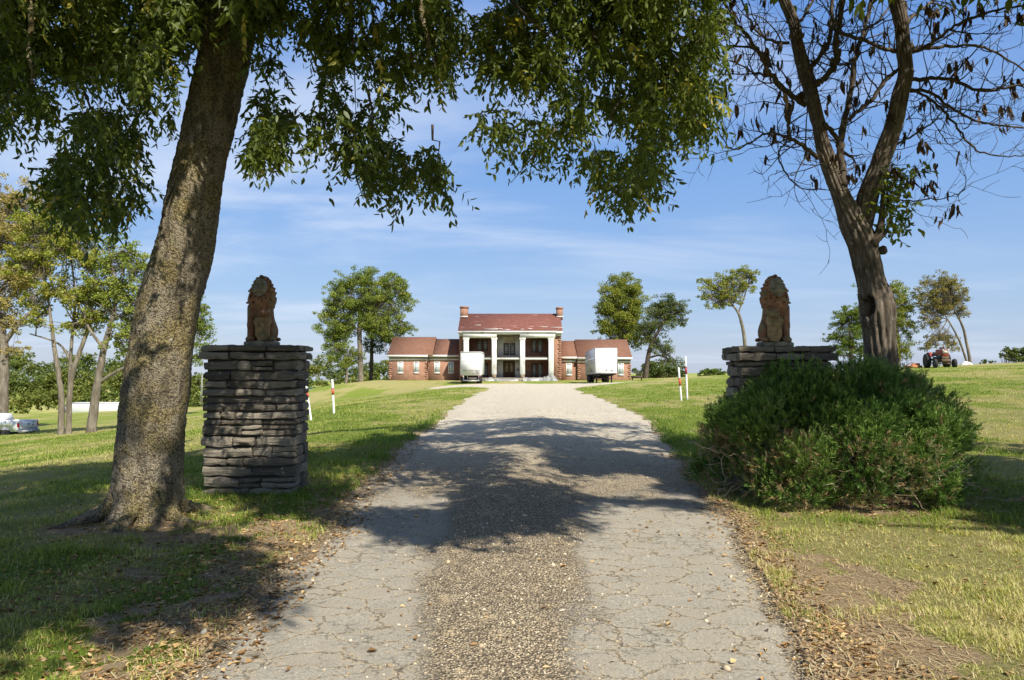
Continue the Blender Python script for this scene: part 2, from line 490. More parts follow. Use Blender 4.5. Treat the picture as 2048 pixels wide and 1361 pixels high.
# ------------------------------------------------------------------ grass, litter, loose stones (uncountable)
def ground_z(x, y):
    rdv = road_dist(x, y)
    nr_ = 1 - sstep(30, 60, y)
    z = H(x, y) + nr_ * ((fbm(x * .9, y * .9, s=2) - .5) * .10 + (fbm(x * 4, y * 4, s=3) - .5) * .035) * sstep(-.1, .5, rdv)
    return z

def blades(n, dmin, dmax, seed, hs=1.0):
    g = np.random.default_rng(seed)
    d = dmin * (dmax / dmin) ** g.random(n)
    x = (g.random(n) * 2 - 1) * (d * .80 + 1.2)
    s = soil_mask(x, d); rdv = road_dist(x, d); st = straw_mask(x, d)
    tuft = fbm(x * 2.6, d * 2.6, s=61, o=3)
    keep = (rdv > .02) & (g.random(n) > np.clip(s * 1.02 - .35 * (tuft > .6), 0, .985)) & (g.random(n) < .62 + .6 * tuft)
    x, d, s, st, tuft, rdv = [a[keep] for a in (x, d, s, st, tuft, rdv)]; n = len(x)
    z = ground_z(x, d) - .01
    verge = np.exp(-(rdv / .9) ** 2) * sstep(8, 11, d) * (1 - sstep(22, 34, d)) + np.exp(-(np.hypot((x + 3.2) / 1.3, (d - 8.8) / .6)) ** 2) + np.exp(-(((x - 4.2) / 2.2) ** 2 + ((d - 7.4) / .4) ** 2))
    hgt = hs * (.02 + .048 * g.random(n) ** 1.5 + .05 * sstep(.5, .75, tuft)) * (1 + .9 * verge) * (1 - .35 * st) * (1 + .008 * d)
    wid = (.0011 + .0015 * g.random(n)) * (1 + d * .125)
    a = g.random(n) * 2 * math.pi; lean = .15 + 1.25 * g.random(n)
    dirx, diry = np.cos(a), np.sin(a)
    px_, py_ = -diry, dirx
    b = np.stack([x, d, z], 1)
    def at(tt, side, w):
        o = lean * hgt * tt ** 2
        return np.stack([b[:, 0] + dirx * o + px_ * side * w, b[:, 1] + diry * o + py_ * side * w, b[:, 2] + hgt * tt * (1 - .25 * lean * tt)], 1)
    v = np.stack([at(0, -1, wid), at(0, 1, wid), at(.55, 1, wid * .75), at(.55, -1, wid * .75), at(1., 0, wid)], 1).reshape(-1, 3)
    k = np.arange(n)[:, None] * 5
    tint = np.clip(st * .5 + .75 * (fbm(x * 3.2, d * 2.2, s=63, o=3) - .5) + g.normal(0, .22, n) + .25 + .10 * np.exp(-(((x - 3.6) / 2.4) ** 2 + ((d - 5.0) / 2.2) ** 2)), 0, 1) * .95
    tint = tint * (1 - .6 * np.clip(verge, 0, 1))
    return v, [k + np.array([[0, 1, 2, 3]]), k + np.array([[3, 2, 4]])], np.repeat(tint, 5)

M_grass = leaf_mat('grass_blades', [(0, (.08, .145, .016)), (.3, (.20, .28, .036)), (.55, (.37, .40, .08)), (.8, (.52, .47, .18)), (1, (.62, .52, .27))], .3, .6)
v, f, ti = blades(620000, 2.6, 60, 3)
stuff(np_obj('grass', v, f, M_grass, attrs={'tint': ti}), 'mown green and straw coloured grass of the lawn', 'grass')

ico = np.array([(0, .526, .851), (0, -.526, .851), (0, .526, -.851), (0, -.526, -.851), (.526, .851, 0), (-.526, .851, 0), (.526, -.851, 0), (-.526, -.851, 0), (.851, 0, .526), (-.851, 0, .526), (.851, 0, -.526), (-.851, 0, -.526)])
icof = np.array([(0, 1, 8), (0, 9, 1), (0, 8, 4), (0, 4, 5), (0, 5, 9), (1, 6, 8), (1, 7, 6), (1, 9, 7), (2, 10, 3), (2, 4, 10), (2, 5, 4), (2, 11, 5), (2, 3, 11), (3, 10, 6), (3, 6, 7), (3, 7, 11), (4, 8, 10), (6, 10, 8), (5, 11, 9), (7, 9, 11)])
def pebbles(x, y, z, r, seed):
    g = np.random.default_rng(seed); n = len(x)
    s = r[:, None, None] * g.uniform(.6, 1.2, (n, 1, 3)) * [1, 1, .65]
    v = ico[None] * g.uniform(.75, 1.2, (n, 12, 1)) * s
    a = g.random(n) * 6.28; ca, sa = np.cos(a)[:, None], np.sin(a)[:, None]
    vx = v[..., 0] * ca - v[..., 1] * sa; vy = v[..., 0] * sa + v[..., 1] * ca
    v = np.stack([vx + x[:, None], vy + y[:, None], v[..., 2] + z[:, None]], -1).reshape(-1, 3)
    k = np.arange(n)[:, None, None] * 12
    return v, (k + icof[None]).reshape(-1, 3), np.repeat(g.random(n), 12)
g = np.random.default_rng(17)
n = 52000
d = 2.8 * (26 / 2.8) ** g.random(n)
a_, b_ = road_x(d)
u_ = g.random(n)
x = a_ - .35 + (b_ - a_ + .6) * u_
mid = np.exp(-((x - crown_x(d)) / np.interp(d, [0, 8, 12], [.4, .55, 1.6])) ** 2)
edg = np.exp(-((x - a_ - .05) / .22) ** 2) + .5 * np.exp(-((x - b_) / .15) ** 2)
keep = g.random(n) < np.clip(.05 + .75 * mid * np.interp(d, [0, 7, 12], [.75, .9, .5]) + .6 * edg, 0, 1) * (.3 + 1.1 * fbm(x * 2, d * 2, s=71))
x, d, edg = x[keep], d[keep], edg[keep]; n = len(x)
r = (.003 + .0075 * g.random(n) ** 2.5) * (1 + .045 * d) + .02 * (g.random(n) < .02 + .03 * edg) * g.random(n)
z = np.where(road_dist(x, d) < 0, road_z(x, d), ground_z(x, d)) + r * .15
v, f, ti = pebbles(x, d, z, r, 18)
t = NT('loose_stone')
M_peb = t.done(t.bsdf(t.ramp(t.attr('tint'), [(0, (.20, .155, .10)), (.4, (.41, .33, .215)), (.8, (.54, .44, .30)), (1, (.66, .59, .46))]), .9, spec=.2))
stuff(np_obj('loose_gravel', v, [f], M_peb, attrs={'tint': ti}), 'tan and grey pebbles scattered on the drive', 'gravel')

n = 7000
d = 2.8 * (13 / 2.8) ** g.random(n); a_, b_ = road_x(d)
x = np.where(g.random(n) < .62, b_ + np.abs(g.normal(0, .22, n)), a_ - np.abs(g.normal(.1, .35, n)))
r = .004 + .017 * g.random(n) ** 3.5
v, f, ti = pebbles(x, d, ground_z(x, d) + r * .1, r, 19)
M_clod = plain('earth_clod', (.36, .245, .14), .95, .35, 30, bump=.5)
stuff(np_obj('soil_clods', v, [f], M_clod, attrs={'tint': ti}), 'brown earth clods along the drive edges', 'soil')

def flakes(x, y, z, size, seed):
    g = np.random.default_rng(seed); n = len(x)
    a = g.random(n) * 6.28; L = size; W = size * g.uniform(.3, .5, n); lift = size * g.uniform(.05, .45, n)
    dx, dy = np.cos(a), np.sin(a)
    def p(u, w, h): return np.stack([x + dx * L * u - dy * W * w, y + dy * L * u + dx * W * w, z + .004 + h], 1)
    curl = g.uniform(-.2, .9, n)
    v = np.stack([p(-.5, 0, lift * .8 * curl), p(-.1, .5, lift * .9), p(.5, 0, lift * curl), p(-.1, -.5, lift * g.random(n)), p(.05, 0, lift * 0)], 1).reshape(-1, 3)
    k = np.arange(n)[:, None] * 5
    return v, np.concatenate([k + np.array([[0, 4, 1]]), k + np.array([[1, 4, 2]]), k + np.array([[2, 4, 3]]), k + np.array([[3, 4, 0]])]), np.repeat(g.random(n), 5)
n = 52000
d = 2.8 * (15 / 2.8) ** g.random(n); x = g.uniform(-5.5, 6, n)
lm = np.exp(-((x + 2.0) / .62) ** 2) * (1 - .6 * sstep(8, 12, d)) * 1.1 + .45 * np.exp(-((x + 3.2) / 1.4) ** 2) * (d > 4.5) + .8 * np.exp(-((x - 1.75 - .16 * (d - 3.4)) / .22) ** 2) + .05 + .5 * np.exp(-(((x - 4.4) / 1.8) ** 2 + ((d - 8) / .8) ** 2))
rdv = road_dist(x, d)
lm = np.where(rdv < -.3, .012, lm)
keep = g.random(n) < lm * 1.3 * (.2 + 1.2 * fbm(x * 2.3, d * 2.3, s=81))
x, d, rdv = x[keep], d[keep], rdv[keep]
z = np.where(rdv < 0, road_z(x, d), ground_z(x, d))
v, f, ti = flakes(x, d, z, g.uniform(.022, .062, len(x)), 82)
n = 60000
d = 2.8 * (13 / 2.8) ** g.random(n); x = g.uniform(-5, 6.5, n)
keep = g.random(n) < (.08 + .9 * soil_mask(x, d)) * (road_dist(x, d) > -.05)
x, d = x[keep], d[keep]; n = len(x); z = ground_z(x, d) + .006
a = g.random(n) * 6.28; l = g.uniform(.015, .05, n); w_ = g.uniform(.0012, .0026, n); rise = g.uniform(-.004, .018, n)
cx2, cy2 = np.cos(a), np.sin(a)
vs2 = np.stack([np.stack([x - cx2 * l - cy2 * w_, d - cy2 * l + cx2 * w_, z], 1), np.stack([x + cx2 * l - cy2 * w_, d + cy2 * l + cx2 * w_, z + rise], 1),
                np.stack([x + cx2 * l + cy2 * w_, d + cy2 * l - cx2 * w_, z + rise], 1), np.stack([x - cx2 * l + cy2 * w_, d - cy2 * l - cx2 * w_, z], 1)], 1).reshape(-1, 3)
M_straw = leaf_mat('straw_bits', [(0, (.20, .12, .06)), (.4, (.46, .34, .17)), (1, (.66, .56, .34))], .1, .7)
stuff(np_obj('straw_litter', vs2, [np.arange(n * 4).reshape(-1, 4)], M_straw, attrs={'tint': np.repeat(g.random(n), 4)}), 'dry straw and twig bits on the bare soil', 'straw')
M_lit = leaf_mat('dry_leaf_litter', [(0, (.14, .075, .03)), (.4, (.31, .18, .075)), (.75, (.50, .33, .15)), (1, (.62, .46, .24))], .1, .7)
stuff(np_obj('leaf_litter', v, [f], M_lit, attrs={'tint': ti}), 'dry brown fallen leaves along the edge of the drive', 'fallen leaves')

# ------------------------------------------------------------------ sky, sun, camera
w = bpy.data.worlds.new('World'); SC.world = w; w.use_nodes = True
nt = w.node_tree; nt.nodes.clear()
def wn(kind, _p=None, **inp):
    nd = nt.nodes.new('ShaderNode' + kind)
    for k, v in (_p or {}).items(): setattr(nd, k, v)
    for k, v in inp.items():
        s_ = nd.inputs[int(k[1:])] if k[0] == 'i' and k[1:].isdigit() else nd.inputs[k.replace('_', ' ')]
        if isinstance(v, bpy.types.Node): v = v.outputs[0]
        if isinstance(v, bpy.types.NodeSocket): nt.links.new(v, s_)
        else: s_.default_value = v
    return nd
sky = wn('TexSky', {'sky_type': 'NISHITA', 'sun_disc': False, 'sun_elevation': SUN_EL, 'sun_rotation': math.pi - SUN_AZ,
                    'altitude': 150, 'air_density': 1.0, 'dust_density': .35, 'ozone_density': 2.2})
tc = wn('TexCoord')
sep = wn('SeparateXYZ', Vector=tc.outputs['Generated'])
zz = wn('Math', {'operation': 'ADD'}, i0=wn('Math', {'operation': 'MAXIMUM'}, i0=sep.outputs[2], i1=0.0), i1=.10)
cx_ = wn('Math', {'operation': 'DIVIDE'}, i0=sep.outputs[0], i1=zz); cy_ = wn('Math', {'operation': 'DIVIDE'}, i0=sep.outputs[1], i1=zz)
cv = wn('CombineXYZ', X=cx_, Y=cy_, Z=0.0)
mp = wn('Mapping', Vector=cv, Rotation=(0, 0, R(12)), Scale=(.55, 1.15, 1), Location=(3.1, 1.7, 0))
c1 = wn('TexNoise', Vector=mp, Scale=.75, Detail=9.0, Roughness=.58, Distortion=.5)
c2 = wn('TexNoise', Vector=mp, Scale=.22, Detail=3.0, Roughness=.5)
cm = wn('Math', {'operation': 'MULTIPLY'}, i0=wn('MapRange', {'interpolation_type': 'SMOOTHSTEP'}, Value=c1.outputs['Fac'], From_Min=.42, From_Max=.72).outputs[0],
        i1=wn('MapRange', {'interpolation_type': 'SMOOTHSTEP'}, Value=c2.outputs['Fac'], From_Min=.34, From_Max=.56).outputs[0])
cm2 = wn('Math', {'operation': 'MULTIPLY'}, i0=cm, i1=.72)
mixc = nt.nodes.new('ShaderNodeMix'); mixc.data_type = 'RGBA'
nt.links.new(cm2.outputs[0], mixc.inputs[0])
mixc.inputs[7].default_value = (4.6, 5.2, 6.3, 1)
# clear autumn blue: pull the low band from yellow to blue-grey
rmp = wn('ValToRGB', Fac=sep.outputs[2])
cr = rmp.color_ramp
for e, (p_, c_) in zip([cr.elements[0], cr.elements[1], cr.elements.new(.10), cr.elements.new(.22), cr.elements.new(.45)],
                       [(0, (2.75, 3.35, 4.6, 1)), (1, (.5, 1.35, 4.3, 1)), (.10, (2.15, 3.2, 5.0, 1)), (.22, (1.5, 2.75, 5.2, 1)), (.45, (.88, 2.05, 4.9, 1))]):
    e.position = p_; e.color = c_
blend = nt.nodes.new('ShaderNodeMix'); blend.data_type = 'RGBA'; blend.inputs[0].default_value = .82
nt.links.new(sky.outputs[0], blend.inputs[6]); nt.links.new(rmp.outputs[0], blend.inputs[7]); nt.links.new(blend.outputs[2], mixc.inputs[6])
bg = wn('Background', Color=mixc.outputs[2], Strength=.098)
wo = wn('OutputWorld'); nt.links.new(bg.outputs[0], wo.inputs[0])

sl = bpy.data.lights.new('sun', 'SUN'); sl.energy = 4.3; sl.angle = R(.53); sl.color = (1, .945, .83)
so = bpy.data.objects.new('sun', sl); C.objects.link(so)
so.rotation_euler = Vector(SUN).to_track_quat('Z', 'Y').to_euler(); so.location = (20, -30, 40)
cam = bpy.data.cameras.new('camera'); cam.sensor_width = 36; cam.lens = F / 2048 * 36; cam.clip_start = .05; cam.clip_end = 3000
cob = bpy.data.objects.new('camera', cam); C.objects.link(cob)
cob.location = (0, 0, EYE); cob.rotation_euler = (math.pi / 2 + PITCH, 0, 0)
SC.camera = cob
SC.view_settings.view_transform = 'Standard'; SC.view_settings.look = 'None'; SC.view_settings.exposure = .70; SC.view_settings.gamma = 1
SC.render.engine = 'CYCLES'
SC.cycles.use_denoising = True
SC.cycles.max_bounces = 6; SC.cycles.diffuse_bounces = 3; SC.cycles.glossy_bounces = 2; SC.cycles.transmission_bounces = 4; SC.cycles.transparent_max_bounces = 4
SC.cycles.caustics_reflective = False; SC.cycles.caustics_refractive = False
SC.render.resolution_x = 1024; SC.render.resolution_y = 680
# ------------------------------------------------------------------ stone gate pillars
t = NT('weathered_flagstone')
co = t.coord()
n1 = t.noise(co, 5, 6, .65); n2 = t.noise(co, 60, 4, .7)
lay = t.noise(t.n('Mapping', Vector=co, Scale=(4, 4, 42)), 1.0, 5, .6)
c = t.ramp(t.math('ADD', t.math('MULTIPLY', t.attr('tint'), .55), t.math('MULTIPLY', lay, .45)), [(.2, (.115, .098, .076)), (.45, (.235, .20, .155)), (.65, (.335, .29, .225)), (.85, (.44, .385, .305))])
c = t.mix(t.mr(n1, .52, .72), c, (.17, .155, .135))
c = t.mix(t.mr(t.noise(co, 17, 3), .66, .74), c, (.50, .48, .43))
c = t.mix(t.mr(t.noise(co, 3.5, 5, .75), .56, .70, 0, .7), c, (.12, .115, .085))
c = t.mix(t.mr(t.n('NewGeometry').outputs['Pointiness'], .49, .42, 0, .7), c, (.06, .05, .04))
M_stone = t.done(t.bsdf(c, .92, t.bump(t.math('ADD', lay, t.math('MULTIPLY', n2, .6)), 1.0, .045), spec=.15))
M_mortar = plain('old_mortar', (.07, .06, .05), .95, .3, 30, bump=.5)

def stone_block(x0, x1, y0, y1, z0, z1, seed, nx=None, amp=.019):
    """irregular split stone: dense rounded box with noise"""
    g = np.random.default_rng(seed)
    L = [x1 - x0, y1 - y0, z1 - z0]
    n = [max(2, min(9, int(l / .035))) for l in L]; n[2] = max(2, min(4, int(L[2] / .022)))
    vs, qs, off = [], [], 0
    for k in range(3):
        i, j = [(1, 2), (2, 0), (0, 1)][k]
        for sgn in (-1, 1):
            a = np.linspace(-1, 1, n[i] + 1); b = np.linspace(-1, 1, n[j] + 1)
            A, B = np.meshgrid(a, b, indexing='ij')
            p = np.zeros((A.size, 3)); p[:, k] = sgn; p[:, i] = A.ravel(); p[:, j] = B.ravel()
            m = n[j] + 1
            q = (np.arange(n[i])[:, None] * m + np.arange(n[j])[None])[..., None] + np.array([0, m, m + 1, 1])
            q = q.reshape(-1, 4)
            if sgn < 0: q = q[:, ::-1]
            vs.append(p); qs.append(q + off); off += len(p)
    p = np.concatenate(vs)
    h = np.array(L) / 2
    # round the corners by pulling far points in
    q_ = np.abs(p) ** 7
    p = p * (1 - .07 * np.clip(q_.sum(1) - 1, 0, 2)[:, None] * np.minimum(1, .035 / h))
    w = p * h
    c = np.array([(x0 + x1) / 2, (y0 + y1) / 2, (z0 + z1) / 2])
    s0 = int(g.integers(1000))
    for k in range(3):
        w[:, k] += (fbm(p[:, 0] * h[0] * 9 + s0, p[:, 1] * h[1] * 9, p[:, 2] * h[2] * 14, s=k + 5, o=3) - .5) * amp * (3.0 if k < 2 else 1.6)
    # pitched face: a rough bulge on the outer side, chipped arrises
    bul = g.uniform(.006, .022); zc_ = g.uniform(-.5, .35)
    w[:, 1] -= (p[:, 1] < -.7) * bul * np.clip(1 - np.abs(p[:, 2] - zc_), 0, 1) * (.5 + vn(p[:, 0] * h[0] * 16 + s0, p[:, 2] * 2, s=s0 + 3))
    chip = (np.abs(p[:, 1]) > .7) & (np.abs(p[:, 2]) > .7)
    w[chip, 2] *= 1 - .5 * np.clip(vn(w[chip, 0] * 22 + s0, w[chip, 1] * 22, s=s0 + 7) - .45, 0, 1)
    tl = g.normal(0, .032); tz = g.normal(0, .012)
    w[:, 2] += w[:, 0] * tl; w[:, 1] += w[:, 0] * tz
    w[:, 2] *= 1 + .55 * (vn(p[:, 0] * h[0] * 7 + s0, p[:, 1] * h[1] * 5, s=s0) - .6)
    return w + c, np.concatenate(qs)

def pillar(name, label, x0, x1, y0, dy, z0, top, seed):
    g = np.random.default_rng(seed)
    cx = (x0 + x1) / 2
    root = thing(name, label, 'stone pillar', (cx, y0 + dy / 2, z0), group='stone gate pillars with lion statues')
    body = MB(); cap = MB(); ov = .055
    z = z0 - .05; k = 0
    ztop = top - .19
    hs = []
    while z < ztop - .01:
        h = float(g.choice([.07, .085, .095, .105, .12, .135])); h = min(h, ztop - z)
        if ztop - z - h < .05: h = ztop - z
        hs.append((z, h)); z += h
    def course(mb, xa, xb, ya, yb, z, h, nf, ns, dep, joint=.012):
        def cuts(a, b, n):
            m = np.sort(g.uniform(.12, .88, n - 1)) if n > 1 else np.array([])
            m = (m + np.arange(1, n) / n) / 2 if n > 1 else m
            return np.concatenate([[a], a + (b - a) * m, [b]])
        cs = cuts(xa, xb, nf)
        for i in range(nf):
            o = g.uniform(-.018, .040)
            e0 = g.uniform(-.015, .02) if i == 0 else 0; e1 = g.uniform(-.015, .02) if i == nf - 1 else 0
            sub = [(z, h)]
            if h > .11 and cs[i + 1] - cs[i] < .4 and g.random() < .6: s_ = h * g.uniform(.4, .6); sub = [(z, s_), (z + s_, h - s_)]
            for zz_, hh in sub:
                v, q = stone_block(cs[i] + joint / 2 - e0, cs[i + 1] - joint / 2 + e1, ya - o, ya + dep, zz_ + joint / 2, zz_ + hh - joint / 2, int(g.integers(1e6)))
                mb.add(v, [q], g.random())
        cs = cuts(xa, xb, max(2, nf - 1))
        for i in range(len(cs) - 1):
            v, q = stone_block(cs[i] + joint / 2, cs[i + 1] - joint / 2, yb - dep, yb + g.uniform(-.01, .02), z + joint / 2, z + h - joint / 2, int(g.integers(1e6)))
            mb.add(v, [q], g.random())
        for sx in (0, 1):
            cs = cuts(ya + .1, yb - .02, ns)
            for i in range(ns):
                o = g.uniform(-.012, .025)
                xa_, xb_ = (xa - o, xa + dep) if sx == 0 else (xb - dep, xb + o)
                v, q = stone_block(xa_, xb_, cs[i] + joint / 2, cs[i + 1] - joint / 2, z + joint / 2 + .003, z + h - joint / 2 + .003, int(g.integers(1e6)))
                mb.add(v, [q], g.random())
    for z, h in hs:
        course(body, x0, x1, y0, y0 + dy, z, h, int(g.choice([2, 3, 3, 4])), int(g.choice([1, 2, 2])), .16)
    course(cap, x0 - ov, x1 + ov, y0 - ov, y0 + dy + ov, ztop, .105, 3, 2, .32)
    course(cap, x0 - ov * .8, x1 + ov * .8, y0 - ov * .8, y0 + dy + ov * .8, ztop + .105, .085, 3, 2, .36)
    body.obj('masonry', M_stone, root, world=True, tint=True)
    core = MB().box(x0 + .03, x1 - .03, y0 + .03, y0 + dy - .03, z0 - .1, top - .03)
    core.obj('mortar_core', M_mortar, root, world=True)
    cap.obj('capstones', M_stone, root, world=True, tint=True)
    return root
PT = 1.85
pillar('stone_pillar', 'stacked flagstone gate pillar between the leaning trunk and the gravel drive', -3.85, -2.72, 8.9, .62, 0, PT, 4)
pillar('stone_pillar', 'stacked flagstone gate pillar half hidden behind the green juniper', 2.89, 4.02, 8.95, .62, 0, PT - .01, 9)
# rusty rods poking out of the left pillar
for zz_, yy in ((1.21, 9.05), (.25, 9.0)):
    pass

# ------------------------------------------------------------------ lion statues
t = NT('weathered_terracotta')
co = t.coord()
n1 = t.noise(co, 9, 5, .65); n2 = t.noise(co, 70, 4, .7)
geo = t.n('NewGeometry')
up = t.n('SeparateXYZ', Vector=geo.outputs['Normal']).outputs[2]
c = t.ramp(n1, [(.3, (.14, .07, .04)), (.5, (.27, .135, .075)), (.75, (.40, .215, .12))])
c = t.mix(t.mr(t.noise(co, 4.5, 5, .7), .47, .64), c, (.21, .185, .10))
c = t.mix(t.mr(t.noise(t.n('Mapping', Vector=co, Location=(3, 5, 1)), 13, 4, .7), .54, .62, 0, .7), c, (.42, .23, .12))
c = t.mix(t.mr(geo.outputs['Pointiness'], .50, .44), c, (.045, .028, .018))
c = t.mix(t.mr(t.noise(co, 26, 4, .7), .62, .72), c, (.25, .23, .15))
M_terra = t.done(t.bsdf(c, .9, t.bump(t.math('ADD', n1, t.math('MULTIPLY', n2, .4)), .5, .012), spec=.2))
M_lichen = plain('lichen_stone', (.22, .19, .125), .95, .5, 16, bump=.5, dirt=(.28, .26, .19))

M_lichen2 = plain('mossy_terracotta', (.29, .20, .105), .95, .45, 14, bump=.5, dirt=(.12, .115, .065))

def lion_body(X, Y, Z):
    d = ell(X, Y, Z, (.015, .10, .15), (.145, .15, .155))
    d = smin(d, ell(X, Y, Z, (.135, .02, .125), (.062, .125, .125)), .03)
    d = smin(d, ell(X, Y, Z, (-.105, .07, .12), (.055, .11, .115)), .03)
    d = smin(d, cone(X, Y, Z, (.02, .12, .2), (0, -.005, .50), .11, .138), .06)
    d = smin(d, ell(X, Y, Z, (0, -.05, .46), (.128, .09, .15)), .04)
    d = smin(d, cone(X, Y, Z, (-.108, -.055, .43), (-.112, -.09, .2), .062, .046), .025)
    d = smin(d, cone(X, Y, Z, (-.112, -.09, .22), (-.116, -.10, .05), .044, .039), .02)
    for k in range(4):
        d = smin(d, ell(X, Y, Z, (-.145 + .025 * k, -.15 - .012 * (k in (1, 2)), .024), (.0145, .04, .026)), .008)
    d = smin(d, ell(X, Y, Z, (-.108, -.115, .034), (.05, .055, .036)), .015)
    # hind paws beside the shield
    d = smin(d, ell(X, Y, Z, (.15, -.11, .028), (.045, .075, .03)), .02)
    d = smin(d, ell(X, Y, Z, (-.125, -.01, .028), (.04, .075, .03)), .02)
    # raised foreleg over the shield
    d = smin(d, cone(X, Y, Z, (.095, -.04, .45), (.085, -.125, .37), .06, .05), .03)
    d = smin(d, ell(X, Y, Z, (.07, -.185, .36), (.066, .056, .054)), .02)
    for k in range(4):
        d = smin(d, ell(X, Y, Z, (.026 + .029 * k, -.232, .338), (.0155, .025, .042)), .007)
    d = np.maximum(d, -(cone(X, Y, Z, (-.052, -.4, .13), (-.052, -.4, .27), .026, .022) * 0 + np.maximum(np.hypot(X + .052, np.clip(np.abs(Z - .205) - .09, 0, 1)) - .024, Y - .06)))
    # tail curled round the haunch
    d = smin(d, cone(X, Y, Z, (.06, .24, .05), (.19, .12, .03), .028, .024), .02)
    return d
def lion_face(X, Y, Z):
    c = (.012, -.115, .69)
    X = .012 + (X - .012) / .98; Z = .69 + (Z - .685) / 1.04; Y = -.115 + (Y + .115 + .028 - (Z - .69) * .30) / 1.1
    d = ell(X, Y, Z, c, (.086, .085, .112))
    d = smin(d, ell(X, Y, Z, (.012, -.165, .765), (.055, .03, .03)), .03)
    d = smin(d, cone(X, Y, Z, (.012, -.175, .755), (.012, -.222, .665), .024, .03), .02)
    d = smin(d, ell(X, Y, Z, (.012, -.215, .668), (.033, .022, .02)), .01)
    for s in (-1, 1):
        d = smin(d, ell(X, Y, Z, (.012 + s * .031, -.195, .64), (.036, .04, .033)), .014)
        d = smin(d, ell(X, Y, Z, (.012 + s * .058, -.165, .70), (.03, .026, .03)), .02)
        d = np.maximum(d, -ell(X, Y, Z, (.012 + s * .038, -.203, .722), (.017, .017, .013)))
        d = smin(d, ell(X, Y, Z, (.012 + s * .038, -.185, .722), (.012, .011, .010)), .003)
        d = smin(d, ell(X, Y, Z, (.012 + s * .04, -.187, .748), (.028, .016, .011)), .008)
        d = np.maximum(d, -ell(X, Y, Z, (.012 + s * .014, -.238, .662), (.007, .01, .006)))
    d = smin(d, ell(X, Y, Z, (.012, -.172, .592), (.034, .035, .028)), .014)
    d = np.maximum(d, -ell(X, Y, Z, (.012, -.222, .614), (.040, .022, .0085)))
    return d
def lion_mane(X, Y, Z):
    d = ell(X, Y, Z, (.008, -.01, .745), (.108, .115, .108))
    d = smin(d, ell(X, Y, Z, (.004, .0, .635), (.158, .135, .16)), .05)
    d = smin(d, ell(X, Y, Z, (0, -.005, .525), (.178, .14, .165)), .05)
    d = smin(d, ell(X, Y, Z, (0, -.075, .445), (.145, .09, .125)), .05)
    th = np.arctan2(X - .008, Z - .70); r = np.hypot(X - .008, Z - .70)
    w = fbm(X * 14, Y * 14, Z * 14, s=77, o=2) - .5
    lock = np.sin(15 * th + 18 * r + 5 * w) * (.55 + .45 * np.sin(58 * r + 3 * np.sin(6 * th) + 4 * w))
    d = d - .0145 * lock * sstep(.07, .13, r)
    d = np.maximum(d, -ell(X, Y, Z, (.012, -.17, .685), (.080, .075, .105)))
    return d
def lion_shield(X, Y, Z):
    w = .088 * (1 - .45 * sstep(.13, .0, Z)) * (1 - .1 * np.cos((Z - .15) * 32))
    out = np.maximum(np.abs(X - .062) - w, np.abs(Z - .165) - .155)
    d = np.maximum(out, np.abs(Y + .185 + .35 * (X - .062) ** 2 * 6) - .022)
    d = d - .004
    d = smin(d, ell(X, Y, Z, (.062, -0.203, .17), (.038, .026, .055)), .008)
    for s in (-1, 1):
        d = smin(d, ell(X, Y, Z, (.062 + s * .092, -0.193, .245), (.024, .024, .026)), .008)
        d = smin(d, ell(X, Y, Z, (.062 + s * .085, -0.190, .285), (.018, .02, .02)), .008)
        d = smin(d, ell(X, Y, Z, (.062 + s * .07, -0.190, .075), (.022, .022, .03)), .01)
        d = smin(d, cone(X, Y, Z, (.062 + s * .07, -0.204, .10), (.062 + s * .078, -0.204, .24), .009, .009), .006)
    d = smin(d, ell(X, Y, Z, (.062, -0.196, .305), (.05, .025, .022)), .01)
    return d
parts_l = [('body', surface_nets(lion_body, (-.24, -.27, -.02), (.26, .30, .66), .0075), M_terra),
           ('mane', surface_nets(lion_mane, (-.23, -.2, .3), (.23, .18, .91), .0075), M_terra),
           ('face', surface_nets(lion_face, (-.14, -.33, .52), (.16, .04, .86), .006), M_lichen),
           ('shield', surface_nets(lion_shield, (-.08, -.26, -.01), (.21, -.1, .36), .0065), M_lichen2)]
def lion(label, x, y, z, mir, rz, sc):
    root = thing('lion_statue', label, 'statue', (x, y, z), rz, 'seated lion statues on the gate pillars')
    pl = MB()
    prof = [(.0, 0), (.212, 0), (.222, .012), (.222, .05), (.205, .062), (.196, .068), (0, .068)]
    pl.lathe([(r, h) for r, h in prof if r > 0], (0, 0, 0), n=40)
    v = np.concatenate(pl.v); v[:, 1] *= 1.05; v[:, :2] += (fbm(v[:, 0] * 9, v[:, 1] * 9, v[:, 2] * 9)[:, None] - .5) * .02
    np_obj('plinth', v * sc, [np.concatenate(f) for f in pl.f.values()], M_lichen, root, world=False)
    for nm, (v, q), m in parts_l:
        v = v.copy(); v[:, 2] += .064
        if mir: v[:, 0] *= -1; q = q[:, ::-1]
        np_obj(nm, v * sc, [q], m, root, smooth=True, world=False)
    return root
lion('brown seated lion statue with its shield on the house side, beside the leaning trunk', -3.24, 9.2, PT - .012, False, R(4), 1.0)
lion('brown seated lion statue above the juniper, holding a scrolled shield', 3.41, 9.22, PT - .022, True, R(-3), 1.02)

